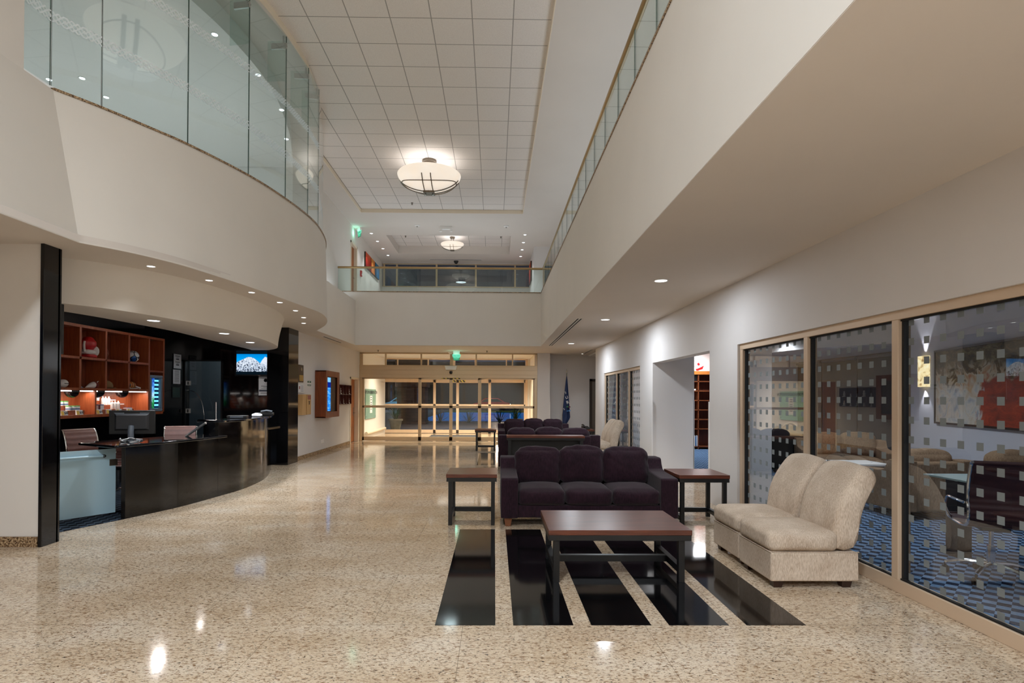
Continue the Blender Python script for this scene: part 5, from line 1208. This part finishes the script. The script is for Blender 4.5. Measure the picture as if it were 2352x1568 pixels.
def sprinkler(label, x, y, z):
    t = thing('sprinkler', label, 'sprinkler', (x, y, z)); mb = MB(); mb.lathe([(0.001, 0), (0.035, 0), (0.03, -0.008), (0.012, -0.012), (0.012, -0.045), (0.001, -0.045)], n=12); mb.build('body', 'bronze', t); mb = MB(); mb.lathe([(0.001, -0.045), (0.03, -0.047), (0.03, -0.051), (0.001, -0.051)], n=12); mb.build('deflector', 'bronze', t)
sprinkler('sprinkler head at the far edge of the tiled lobby ceiling', -2.42, 16.1, ZT)
sprinkler('sprinkler head in the hall recess, left of the small chandelier', -3.25, 20.1, 7.32); sprinkler('sprinkler head in the hall recess, right of the small chandelier', 0.2, 20.1, 7.32)
sprinkler('sprinkler head over the entrance doors, left one', -3.75, 17.9, ZC); sprinkler('sprinkler head over the entrance doors, right one', -0.25, 17.9, ZC)
def emergency(label, x, y, z, rz=0.0):
    t = thing('emergency_light', label, 'emergency light', (x, y, z), rz)
    mb = MB(); mb.box(-0.19, 0.19, -0.05, 0.05, -0.1, 0); mb.build('housing', 'white', t, bevel=0.01)
    for s in (-1, 1):
        mb = MB(); mb.lathe([(0.001, -0.1), (0.05, -0.1), (0.045, -0.17), (0.001, -0.17)], (s * 0.17, 0, 0), 14); mb.build('lamp_head', 'white', t)
emergency('white twin-head emergency light on the soffit before the small chandelier', -1.6, 17.97, ZS)
t = thing('emergency_light', 'white emergency light box above the entrance doors', 'emergency light', (-1.475, 18.72, 2.49)); mb = MB(); mb.prism([(-0.21, 0.06), (0.21, 0.06), (0.17, -0.08), (-0.17, -0.08)], -0.05, 0.045, 'y'); mb.build('housing', 'white', t, bevel=0.006); mb = MB(); mb.box(-0.13, 0.13, -0.056, -0.05, -0.05, 0.03); mb.build('lens', 'paper', t)
t = thing('dome_camera', 'black dome camera on the door header under the emergency light', 'camera', (-1.475, 18.72, 2.32)); mb = MB(); mb.lathe([(0.001, 0.04), (0.055, 0.04), (0.055, 0.01), (0.001, 0.01)], n=18); mb.build('mount', 'blackplastic', t); mb = MB(); mb.ball((0, -0.005, 0.0), 0.05, 0.05, 0.055); mb.build('dome', 'blackmetal', t, ang=180)
t = thing('motion_sensor', 'small cone-shaped sensor on the ceiling above the door centre', 'sensor', (-1.475, 18.5, ZC)); mb = MB(); mb.lathe([(0.001, 0), (0.1, 0), (0.06, -0.04), (0.02, -0.075), (0.001, -0.08)], n=18); mb.build('cone', 'white', t); mb = MB(); mb.ball((0, 0, -0.08), 0.014); mb.build('tip', 'steel', t)
t = thing('dome_camera', 'black dome camera on the hall ceiling above the bridge', 'camera', (-1.59, 22.55, ZS)); mb = MB(); mb.lathe([(0.001, 0), (0.1, 0), (0.09, -0.03), (0.001, -0.03)], n=18); mb.build('mount', 'blackplastic', t); mb = MB(); mb.lathe([(0.085, -0.03), (0.07, -0.08), (0.03, -0.115), (0.001, -0.12)], n=18); mb.build('dome', 'blackmetal', t)

# ------------------------------------------------------------------ vestibule: sign panel, mat
t = thing('sign_panel', 'pale green glass information panel on the vestibule wall', 'sign', (-4.5, 20.13, 1.25))
pgm = plain('pale_green_glass_panel', srgb(146, 180, 164), 0.2)
mb = MB(); mb.box(0.02, 0.035, -0.82, 0.82, -0.54, 0.52); mb.build('glass_sheet', pgm, t, bevel=0.004)
text('lettering', 'INFORMACION', 0.17, 'ink', t, (0.037, -0.37, 0.40), (PI / 2, 0, PI / 2)); text('lettering', 'INFORMATION', 0.17, 'ink', t, (0.037, 0.45, 0.40), (PI / 2, 0, PI / 2))
mb = MB(); mb.box(0.035, 0.038, -0.17, 0.2, -0.34, 0.28); mb.build('poster', 'paper', t)
for z in (0.2, 0.12, 0.02, -0.05, -0.22):
    mb = MB(); mb.box(0.038, 0.0388, -0.08, 0.1, z, z + 0.035); mb.build('print_block', 'ink', t)
for yy in (-0.74, 0.74):
    for z in (-0.46, 0.44):
        mb = MB(); mb.cyl((0.0, yy, z), (0.042, yy, z), 0.016); mb.build('stand_off', 'steel', t)
t = thing('bumper_rail', 'pale rounded bumper rail low along the vestibule wall', 'rail', (-4.5, 20.9, 0.22)); mb = MB(); mb.cyl((0.06, -1.6, 0), (0.06, 1.7, 0), 0.055, 16); mb.build('rail', 'trimwhite', t)
for y in (-1.4, 1.4):
    mb = MB(); mb.cyl((0.0, y, 0), (0.05, y, 0), 0.02); mb.build('bracket', 'steel', t)
t = thing('door_mat', 'dark grey ribbed door mat inside the vestibule', 'mat', (-1.5, 20.6, 0))
mb = MB(); mb.box(-0.95, 0.95, -1.15, 1.15, 0.0, 0.012); mb.build('mat', plain('charcoal_mat', srgb(52, 54, 60), 0.95), t); mb = MB(); mb.box(-0.97, 0.97, -1.17, -1.15, 0, 0.014).box(-0.97, 0.97, 1.15, 1.17, 0, 0.014); mb.build('edge', 'rubber', t)
# decals on the right vestibule wall (a framed green poster)
t = thing('poster', 'blue and green poster on the right vestibule wall', 'poster', (1.44, 20.1, 1.5)); mb = MB(); mb.box(-0.02, -0.001, -0.55, 0.55, -0.75, 0.6); mb.build('frame', 'white', t); pn = NT('landscape_print'); X, Y, Z = pn.xyz(); pn.bsdf(Base_Color=pn.ramp(pn.math('ADD', pn.math('MULTIPLY', Z, 0.7), 0.5), [(0.1, srgb(90, 130, 60)), (0.35, srgb(130, 150, 90)), (0.5, srgb(60, 110, 150)), (0.9, srgb(120, 150, 160))]), Roughness=0.4)
mb = MB(); mb.box(-0.024, -0.02, -0.5, 0.5, -0.7, 0.55); mb.build('print', pn.m, t)

# ------------------------------------------------------------------ outside at night
pv = NT('night_paving'); nz = pv.n('TexNoise', Vector=pv.coords(scale=(1, 3, 1)), Scale=1.5, Detail=4.0); pv.bsdf(Base_Color=pv.ramp(nz.outputs[0], [(0.35, srgb(84, 88, 100)), (0.6, srgb(120, 124, 138))]), Roughness=0.35)
mb = MB(); mb.box(-30, 30, 23.0, 34.0, -0.08, -0.02).box(-60, 60, 62, 110, -0.08, -0.02); mb.box(-30, -5.0, 34, 62, -0.08, -0.02).box(3.2, 30, 34, 62, -0.08, -0.02); struct('floor_forecourt', mb, pv.m)
wt = NT('glowing_pool_water'); nz = wt.n('TexNoise', Vector=wt.coords(scale=(0.4, 1.6, 1)), Scale=1.0, Detail=3.0)
b = wt.bsdf(Base_Color=srgb(10, 60, 120), Roughness=0.12, Emission_Color=wt.ramp(nz.outputs[0], [(0.3, srgb(0, 70, 150)), (0.7, srgb(30, 120, 200))]), Emission_Strength=0.55)  # blue glow put into the water itself, no lamps beneath it
mb = MB(); mb.box(-5.0, 3.2, 34.2, 56.0, -0.12, -0.05); struct('water_pool', mb, wt.m)
mb = MB(); mb.box(-5.0, 3.2, 34.0, 34.2, -0.1, 0.02); struct('kerb_pool', mb, pv.m)
mb = MB(); mb.box(-5.0, 3.2, 56.0, 62.0, -0.1, 0.0); o = mb.build('lawn', plain('night_lawn', srgb(60, 96, 30), 0.95, var=0.3, vs=3)); o['kind'] = 'structure'
bk = NT('dark_brick'); br = bk.n('TexBrick', Vector=bk.coords(rot=(PI / 2, 0, 0)), Scale=1.0, Brick_Width=0.45, Row_Height=0.16, Mortar_Size=0.006); br.inputs['Color1'].default_value = srgb(96, 66, 52); br.inputs['Color2'].default_value = srgb(74, 52, 44); br.inputs['Mortar'].default_value = srgb(44, 36, 32)
bk.bsdf(Base_Color=br.outputs[0], Roughness=0.8); M['brick'] = bk.m
def pier(label, x0, x1, y0, y1):
    t = thing('brick_pier', label, 'pillar', ((x0 + x1) / 2, (y0 + y1) / 2, -0.02)); w, d = (x1 - x0) / 2, (y1 - y0) / 2
    mb = MB(); mb.box(-w, w, -d, d, 0, 2.05); mb.build('shaft', 'brick', t)
    mb = MB(); mb.box(-w - 0.1, w + 0.1, -d - 0.1, d + 0.1, 2.05, 3.6); mb.build('capital', 'brick', t, bevel=0.01)
    mb = MB(); mb.box(-w - 0.04, w + 0.04, -d - 0.04, d + 0.04, 0, 0.18); mb.build('plinth', 'brick', t)
pier('broad dark brick pier outside the doors, left of the glowing pool', -5.4, -3.85, 30.8, 32.2)
pier('broad dark brick pier outside the doors, right of the glowing pool', 1.75, 3.4, 28.8, 30.3)
mb = MB(); mb.box(-8, 6, 23.0, 33, 3.6, 3.8); struct('ceiling_portico', mb, 'wall')
leafm = plain('palm_leaf', srgb(52, 86, 34), 0.5, var=0.3, vs=5); M['agave'] = plain('agave_leaf', srgb(64, 82, 66), 0.5)
def leaf(mb, base, tip, w, droop=0.2, n=6):
    b0, t0_ = Vector(base), Vector(tip); side = (t0_ - b0).cross(Vector((0, 0, 1))).normalized(); rows = []
    for i in range(n + 1):
        f = i / n; p = b0.lerp(t0_, f); p.z += droop * math.sin(f * PI) * 0.6 - droop * f * f * 0.5
        ww = w * (1 - f) ** 0.7 * (0.6 + 0.8 * f if f < 0.5 else 1.0)
        rows.append([p - side * ww, p + Vector((0, 0, -ww * 0.35)), p + side * ww])
    mb.loft(rows, closed=False, caps=False)
def potted_palm(label, x, y, s=1.0, h=0.85):
    t = thing('potted_palm', label, 'potted plant', (x, y, -0.02))
    mb = MB(); mb.lathe([(0.001, 0), (0.2, 0), (0.3, 0.42), (0.34, 0.42), (0.34, 0.5), (0.27, 0.5), (0.26, 0.44), (0.001, 0.44)], n=24, sx=s, sy=s); mb.build('planter', 'terracotta', t)
    mb = MB(); r = random.Random(int(abs(x) * 100))
    for k in range(46):
        a = r.random() * 2 * PI; el = 0.35 + r.random() * 0.9; L = h * (0.6 + 0.6 * r.random())
        leaf(mb, (0.05 * math.cos(a), 0.05 * math.sin(a), 0.45), (L * math.cos(a) * math.cos(el) * 0.75, L * math.sin(a) * math.cos(el) * 0.75, 0.45 + L * math.sin(el)), 0.02, 0.25)
    o = mb.build('foliage', leafm, t)
    mb = MB(); mb.cyl((0, 0, 0.44), (0, 0, 0.75), 0.03); mb.build('stem', 'brick', t)
potted_palm('bushy palm in a pale stone planter outside the left doors', -4.55, 25.6, 1.0, 0.85)
potted_palm('bushy palm in a pale stone planter outside the right doors', 1.0, 26.2, 1.0, 0.95)
for k, (x, y, lab) in enumerate(((-3.25, 33.3, 'spiky agave at the pool edge, left of the door centre'), (-1.53, 33.3, 'spiky agave at the pool edge, just right of the door centre'), (0.3, 33.3, 'spiky agave at the pool edge, nearest the right palm'))):
    if k == 0:
        ag = thing('agave', lab, 'plant', (x, y, -0.02), 0, 'agaves by the pool')
        mb = MB(); r = random.Random(3)
        for j in range(26):
            a = 2 * PI * j * 0.382; el = 0.25 + 1.2 * (j / 26); L = 0.75 + 0.15 * r.random()
            leaf(mb, (0.03 * math.cos(a), 0.03 * math.sin(a), 0.03), (L * math.cos(a) * math.cos(el), L * math.sin(a) * math.cos(el), 0.03 + L * math.sin(el)), 0.035, 0.0)
        mb.build('leaves', 'agave', ag); mb = MB(); mb.ball((0, 0, 0.04), 0.09, 0.09, 0.08); mb.build('core', 'agave', ag)
    else: dup(ag, lab, (x, y, -0.02), k * 1.3)
def car(label, x, y, rz, paint):
    t = thing('car', label, 'car', (x, y, -0.02), rz)
    prof = [(-2.1, 0.35), (-2.15, 0.75), (-1.4, 0.95), (-0.75, 1.4), (0.7, 1.42), (1.5, 0.98), (2.1, 0.85), (2.15, 0.35)]
    mb = MB(); mb.prism(prof, -0.85, 0.85, 'y'); mb.build('body', paint, t, bevel=0.08, seg=3)
    mb = MB(); mb.prism([(-1.2, 0.98), (-0.72, 1.33), (0.65, 1.35), (1.25, 1.0)], -0.86, 0.86, 'y'); mb.build('windows', 'blackmetal', t, bevel=0.01)
    for wx in (-1.3, 1.3):
        for wy in (-0.78, 0.78):
            mb = MB(); mb.cyl((wx, wy - 0.1, 0.33), (wx, wy + 0.1, 0.33), 0.33, 24); mb.build('wheel', 'rubber', t)
    for wy in (-0.6, 0.6):
        mb = MB(); mb.box(2.1, 2.17, wy - 0.16, wy + 0.16, 0.6, 0.75); mb.build('headlight', 'lamp_cool', t)
car('pale blue car parked across the dark street, left of the brick pier', -10.6, 64.0, 0.2, plain('pale_blue_paint', srgb(150, 200, 225), 0.25, metal=0.3))
car('red car parked across the dark street behind the pool', -0.4, 64.0, 0.1, plain('red_paint', srgb(170, 24, 30), 0.25))
lamp('street_lamp_light', 'POINT', (-9.5, 60.5, 4.0), 500, (0.55, 0.85, 1.0), 0.3)
lamp('street_lamp_light', 'POINT', (0.5, 60.0, 4.5), 260, (1.0, 0.75, 0.6), 0.3)
for x, lab in ((-9.5, 'street lamp post beside the pale blue car'), (3.6, 'street lamp post to the right behind the pool')):
    t = thing('street_lamp', lab, 'street lamp', (x, 61.5, -0.02)); mb = MB(); mb.cyl((0, 0, 0), (0, 0, 5.5), 0.07, r2=0.05); mb.build('post', 'blackmetal', t); mb = MB(); mb.tube([(0, 0, 5.4), (0, -0.3, 5.6), (0, -0.9, 5.6)], 0.03); mb.build('arm', 'blackmetal', t); mb = MB(); mb.ball((0, -0.95, 5.55), 0.22, 0.22, 0.1); mb.build('lamp_head', 'lamp_cool', t)
lamp('portico_lamp', 'AREA', (-1.5, 27.0, 3.55), 120, (1, 0.9, 0.8), 2.5)
mb = MB(); mb.box(-60, 60, 80, 81, -0.1, 9); struct('wall_street', mb, plain('night_building', srgb(14, 24, 26), 0.9, var=0.5, vs=0.2))
# ------------------------------------------------------------------ lounge behind the right-hand glass
ANG = math.atan2(-2.0, -0.54)       # direction of the painting wall, from its far end toward the viewer
A0 = Vector((7.86, 10.65)); dv = Vector((-0.261, -0.965)); nv = Vector((-0.965, 0.261))    # nv points into the room
def WP(s, off=0.0): 
    p = A0 + dv * s + nv * off; return (p.x, p.y)
rzw = math.atan2(dv.y, dv.x)
mb = MB(); a, b = WP(0), WP(10.2); a2, b2 = WP(0, -0.2), WP(10.2, -0.2); mb.prism([a, b, b2, a2], 0, 2.95); struct('wall_painting', mb, plain('lilac_grey_paint', srgb(206, 206, 214), 0.8))
mb = MB(); mb.box(7.86, 9.4, 10.65, 10.85, 0, 2.95); struct('wall_lounge_return', mb, 'wall_cool')
mb = MB(); mb.box(9.2, 9.4, 10.6, 20.5, 0, 2.95).box(3.3, 9.4, 20.3, 20.5, 0, 2.95); struct('wall_lounge_far', mb, plain('grey_wall', srgb(120, 118, 114), 0.8))
mb = MB(); mb.box(WD, 9.4, 0.2, 20.5, 2.95, 3.05); struct('ceiling_lounge', mb, 'white')
mb = MB(); mb.box(WD, 8, 0.0, 0.2, 0, 2.95); struct('wall_lounge_near', mb, 'wall_cool')
mb = MB(); mb.prism([(8.8 - 2.2 * math.cos(q), 13.6 + 3.0 * math.sin(q)) for q in [-PI / 2 + PI * i / 20 for i in range(21)]] + [(9.2, 16.6), (9.2, 10.7)], 2.6, 2.95); struct('ceiling_bulkhead', mb, 'wall_cool')
shade = plain('charcoal_roller_shade', srgb(74, 74, 74), 0.85)
for k, (y0, y1) in enumerate(((10.95, 12.3), (12.42, 13.88), (13.94, 15.38), (15.46, 16.9), (16.98, 18.5))):
    t = thing('roller_shade', 'drawn charcoal roller shade on the far lounge wall, %s from the painting wall' % ORD[k], 'window shade', (9.2, (y0 + y1) / 2, 0), 0, 'roller shades in the lounge')
    w = (y1 - y0) / 2
    mb = MB(); mb.box(-0.03, -0.025, -w, w, 0.1, 2.52); mb.build('fabric', shade, t); mb = MB(); mb.cyl((-0.045, -w, 2.54), (-0.045, w, 2.54), 0.04); mb.build('roller', 'greyplastic', t); mb = MB(); mb.box(-0.04, -0.015, -w, w, 0.08, 0.11); mb.build('hem_bar', 'steel', t)
# painting and sconce
t = thing('painting', 'large abstract painting in ochre, white and red on the lounge wall', 'painting', (*WP(1.38 + 1.2, 0.0), 1.71), rzw)
pt_ = NT('abstract_oil_paint'); X, Y, Z = pt_.xyz()
v = pt_.coords(); n1 = pt_.n('TexNoise', Vector=v, Scale=1.7, Detail=6.0, Roughness=0.62, Distortion=1.8); n2 = pt_.n('TexNoise', Vector=pt_.coords(scale=(3, 3, 7), loc=(3, 1, 2)), Scale=1.0, Detail=6.0, Roughness=0.7, Distortion=1.0)
n3 = pt_.n('TexNoise', Vector=pt_.coords(loc=(7, 2, 5)), Scale=3.2, Detail=5.0, Distortion=2.2)
wx = pt_.math('ADD', X, pt_.math('MULTIPLY', pt_.math('SUBTRACT', n1.outputs[0], 0.5), 0.8)); wz = pt_.math('ADD', Z, pt_.math('MULTIPLY', pt_.math('SUBTRACT', n1.outputs[0], 0.5), 0.5))
top_c = pt_.ramp(n2.outputs[0], [(0.3, srgb(34, 26, 14)), (0.48, srgb(92, 76, 42)), (0.62, srgb(142, 124, 80)), (0.75, srgb(200, 190, 160))])
mid_c = pt_.ramp(n3.outputs[0], [(0.28, srgb(48, 34, 20)), (0.42, srgb(120, 92, 48)), (0.5, srgb(206, 190, 164)), (0.62, srgb(186, 150, 110)), (0.72, srgb(178, 84, 40))])
low_c = pt_.ramp(n3.outputs[0], [(0.3, srgb(150, 160, 172)), (0.5, srgb(206, 200, 190)), (0.66, srgb(196, 176, 150)), (0.78, srgb(206, 140, 40))])
c = pt_.mix(pt_.math('MULTIPLY', pt_.math('ADD', wz, 0.05), 6.0, True), low_c, mid_c); c = pt_.mix(pt_.math('MULTIPLY', pt_.math('SUBTRACT', wz, 0.22), 7.0, True), c, top_c)
red = pt_.ramp(n2.outputs[0], [(0.3, srgb(110, 34, 14)), (0.6, srgb(176, 62, 26)), (0.8, srgb(196, 96, 40))])
kx = pt_.math('MULTIPLY', pt_.math('SUBTRACT', wx, 0.1), 14.0, True); kz = pt_.math('MULTIPLY', pt_.math('SUBTRACT', 0.16, wz), 12.0, True)
c = pt_.mix(pt_.math('MULTIPLY', kx, kz), c, red); pt_.bsdf(Base_Color=c, Roughness=0.5)
mb = MB(); mb.box(-1.17, 1.17, 0.01, 0.03, -0.585, 0.585) if False else mb.box(-1.17, 1.17, -0.03, -0.01, -0.585, 0.585); mb.build('canvas', pt_.m, t)
mb = MB()
for a_, b_, c_, d_ in ((-1.2, 1.2, 0.585, 0.615), (-1.2, 1.2, -0.615, -0.585), (-1.2, -1.17, -0.585, 0.585), (1.17, 1.2, -0.585, 0.585)): mb.box(a_, b_, -0.045, -0.004, c_, d_)
mb.build('frame', 'darkwood', t)
for c_ in list(t.children): c_.scale = (1, 1, 1)
# which side of the wall faces the room: local -y must point along nv
loc_my = Vector((math.sin(rzw), -math.cos(rzw)))
if loc_my.dot(nv) < 0: t.rotation_euler = (0, 0, rzw + PI)
t = thing('wall_sconce', 'glowing alabaster wall sconce beside the large painting', 'wall lamp', (*WP(1.0, 0.0), 1.99), t.rotation_euler.z)
sm = NT('alabaster_sconce'); nz = sm.n('TexNoise', Vector=sm.coords(), Scale=7.0, Detail=5.0, Distortion=1.5); sm.surf(sm.n('Emission', Color=sm.ramp(nz.outputs[0], [(0.32, srgb(150, 110, 60)), (0.48, srgb(250, 226, 170)), (0.7, srgb(255, 246, 214))]), Strength=1.25).outputs[0])
mb = MB(); mb.loft([[(0.15 * math.cos(q), -0.11 * math.sin(q), z) for q in [PI * i / 14 for i in range(15)]] + [(-0.13, 0, z), (0.13, 0, z)][0:0] for z in (-0.27, 0.27)], closed=False); mb.build('shade', sm.m, t)
mb = MB(); mb.box(-0.08, 0.08, -0.012, -0.001, -0.2, 0.2); mb.build('back_plate', 'steel', t)
lamp('sconce_lamp', 'SPOT', (0, -0.06, 0.29), 16, (0.95, 0.93, 1.0), 0.03, t, (PI, 0, 0), 70, 0.4); lamp('sconce_lamp', 'SPOT', (0, -0.06, -0.29), 12, (0.95, 0.93, 1.0), 0.03, t, (0, 0, 0), 80, 0.4)
# seats
make_sofa('armchair', 'tan armchair seen from behind through the glass, beside the office chair', 1, 1.0, 'tan', (5.5, 7.75, 0), PI + 0.05, 0.42, 0.80, 'tan lounge seats', 0.006, 40)
make_sofa('armchair', 'tan armchair seen from behind at the right edge, past the office chair', 1, 1.0, 'tan', (6.5, 7.6, 0), PI + 0.05, 0.42, 0.80, 'tan lounge seats', 0.006, 43)
make_sofa('loveseat', 'tan two-seat sofa facing the glass in front of the charcoal shades', 2, 1.5, 'tan', (6.35, 9.85, 0), -0.35, 0.42, 0.82, 'tan lounge seats', 0.006, 46)
t = thing('lounge_table', 'low white-topped table between the tan seats in the lounge', 'table', (5.75, 8.75, 0))
mb = MB(); mb.box(-0.55, 0.35, -0.3, 0.3, 0.47, 0.5); mb.build('tabletop', 'white', t, bevel=0.004)
for sx, sy in ((-0.5, -0.25), (0.3, -0.25), (-0.5, 0.25), (0.3, 0.25)):
    mb = MB(); mb.box(sx - 0.02, sx + 0.02, sy - 0.02, sy + 0.02, 0, 0.47); mb.build('leg', 'blackmetal', t)
t = thing('duffel_bag', 'black rounded bag behind the two-seat tan sofa', 'bag', (6.0, 11.3, 0)); mb = MB(); mb.cushion((0, 0, 0.45), (0.7, 0.4, 0.9), 0.18, 0.06, 8, 0.01, 2); mb.build('body', 'darkfabric', t, ang=180); mb = MB(); mb.tube(crom([(-0.2, -0.05, 0.88), (0, -0.1, 1.0), (0.2, -0.05, 0.88)], 5), 0.018, 8); mb.build('strap', 'greyplastic', t)
# desk and office chair near the glass
t = thing('desk', 'desk with black slab legs and pale glass top beyond the office chair', 'desk', (5.2, 5.28, 0))
mb = MB(); mb.box(-0.80, 0.9, -0.33, 0.36, 0.725, 0.74); mb.build('glass_top', plain('pale_glass_top', srgb(170, 196, 196), 0.08), t)
for x in (-0.74, 0.74):
    mb = MB(); mb.box(x - 0.07, x + 0.07, -0.07, 0.07, 0, 0.725); mb.build('slab_leg', 'blackmetal', t, bevel=0.003)
oc2 = office_chair('burgundy ribbed office chair behind the glass at the right edge', (4.16, 4.6, 0), -0.4, 'leather', 'lounge office chair')
# library bay seen through the opening
mb = MB(); mb.box(4.2, 9.2, 16.68, 16.8, 0, 2.95); struct('wall_library', mb, 'white')
lamp('library_fill', 'AREA', (5.8, 15.9, 2.9), 45, (0.95, 0.97, 1.0), 1.0)  # unseen area light added to brighten the wall behind the bookcase
t = thing('bookcase', 'tall wooden library bookcase seen through the wall opening', 'bookcase', (6.0, 16.3, 0))
mb = MB(); mb.box(-0.9, 0.9, 0.3, 0.33, 0.0, 2.28); mb.build('back_panel', 'cherry_dark', t)
for x in (-0.9, 0.0, 0.87):
    mb = MB(); mb.box(x, x + 0.03, 0.0, 0.3, 0, 2.25); mb.build('side_panel', 'shelfwood', t)
for z in (0.06, 0.58, 0.86, 1.14, 1.42, 1.70, 1.98):
    mb = MB(); mb.box(-0.9, 0.9, 0.0, 0.3, z, z + 0.028); mb.build('shelf', 'shelfwood', t)
mb = MB(); mb.box(-0.93, 0.93, -0.02, 0.33, 2.2, 2.3); mb.build('cornice', wood('lit_cornice', srgb(176, 100, 40), srgb(206, 126, 58), 'x', 0.4), t)
cols = [(230, 232, 236), (210, 216, 222), (120, 170, 190), (236, 236, 232), (190, 60, 80), (236, 230, 224), (60, 110, 160), (200, 206, 214)]
nm = ['white', 'pale grey', 'teal', 'ivory', 'red', 'cream', 'blue', 'silver']
x = -0.32
for k, c_ in enumerate(cols):
    w_ = 0.028 + 0.01 * (k % 3); h_ = 0.28 + 0.03 * (k % 2)
    bt = thing('book', '%s book standing on the bottom library shelf' % nm[k], 'book', (6.0 + x, 16.32, 0.088), 0, 'books on the bottom library shelf')
    mb = MB(); mb.box(0, w_, 0, 0.2, 0, h_); mb.build('cover', plain('book_%d' % k, srgb(*c_), 0.6), bt, bevel=0.002); mb = MB(); mb.box(0.003, w_ - 0.003, 0.004, 0.199, h_ - 0.002, h_ + 0.0005); mb.build('pages', 'paper', bt)
    x += w_ + 0.004
bt = thing('book', 'flat tan book lying on an upper library shelf', 'book', (5.82, 16.34, 1.728)); mb = MB(); mb.box(-0.13, 0.13, 0, 0.2, 0, 0.05); mb.build('cover', 'oakbox', bt); mb = MB(); mb.box(-0.125, 0.125, -0.001, 0.19, 0.006, 0.044); mb.build('pages', 'paper', bt)
bt = thing('book', 'open white book lying on a middle library shelf', 'book', (5.74, 16.34, 1.448)); mb = MB(); mb.prism([(-0.14, 0.0), (0.14, 0.0), (0.06, 0.05), (-0.06, 0.05)], 0, 0.2, 'y'); mb.build('pages', 'paper', bt)
t = thing('box_file', 'dark box with white label on the top library shelf', 'box', (5.86, 16.34, 2.008)); mb = MB(); mb.box(-0.2, 0.12, 0, 0.2, 0, 0.17); mb.build('body', 'blackplastic', t); mb = MB(); mb.box(-0.1, -0.05, -0.002, 0, 0.05, 0.1); mb.build('label_card', 'paper', t)
t = thing('table_flag', 'small red and white flag standing on top of the bookcase', 'flag', (6.02, 16.35, 2.3)); mb = MB(); mb.cyl((0, 0, 0), (0, 0, 0.48), 0.008); mb.build('pole', 'steel', t)
mb = MB(); mb.prism([(0.0, 0.42), (0.03, 0.34), (0.12, 0.1), (0.02, 0.02), (-0.1, 0.1), (-0.05, 0.26)], -0.02, 0.01, 'y'); mb.build('cloth', 'white', t)
mb = MB(); mb.prism([(0.03, 0.1), (0.16, 0.16), (0.12, 0.06), (-0.04, 0.01), (-0.07, 0.06)], -0.03, 0.015, 'y'); mb.build('red_band', 'red', t); mb = MB(); mb.prism([(-0.04, 0.22), (0.01, 0.26), (0.05, 0.2), (0.02, 0.16), (-0.02, 0.17)], -0.024, 0.012, 'y'); mb.build('emblem', 'red', t)
t = thing('reading_table', 'dark wooden reading table before the bookcase', 'table', (6.2, 14.2, 0)); mb = MB(); mb.box(-0.45, 0.5, -0.35, 0.35, 0.70, 0.74); mb.build('tabletop', 'darkwood', t, bevel=0.004)
for sx in (-0.4, 0.45):
    for sy in (-0.3, 0.3):
        mb = MB(); mb.box(sx - 0.035, sx + 0.035, sy - 0.035, sy + 0.035, 0, 0.7); mb.build('leg', 'darkwood', t)
# lounge lamps
for k, (x, y, p) in enumerate(((4.7, 3.2, 36), (4.7, 6.4, 36), (5.4, 9.2, 30), (6.4, 12.6, 8), (5.6, 15.0, 60))):
    downlight('recessed downlight in the lounge ceiling, %s from the near end' % ORD[k], x, y, 2.95, 0.07, 'lamp_cool', p * 2, 'lounge downlights', (0.86, 0.92, 1.0), 140)
# ------------------------------------------------------------------ world and render look
w = bpy.data.worlds.new('night'); SC.world = w; w.use_nodes = True
w.node_tree.nodes['Background'].inputs[0].default_value = (0.012, 0.018, 0.035, 1); w.node_tree.nodes['Background'].inputs[1].default_value = 1.0
SC.view_settings.view_transform = 'Standard'
SC.view_settings.look = 'None'; SC.view_settings.gamma = 1; SC.view_settings.use_curve_mapping = False
SC.view_settings.exposure = 0.08
cy = SC.cycles
cy.use_denoising = True
try: cy.denoiser = 'OPENIMAGEDENOISE'
except Exception: pass
cy.max_bounces = 12; cy.diffuse_bounces = 9; cy.glossy_bounces = 4; cy.transmission_bounces = 4; cy.transparent_max_bounces = 24
cy.sample_clamp_indirect = 4.0; cy.sample_clamp_direct = 0.0
cy.caustics_reflective = False; cy.caustics_refractive = False
cy.use_light_tree = True
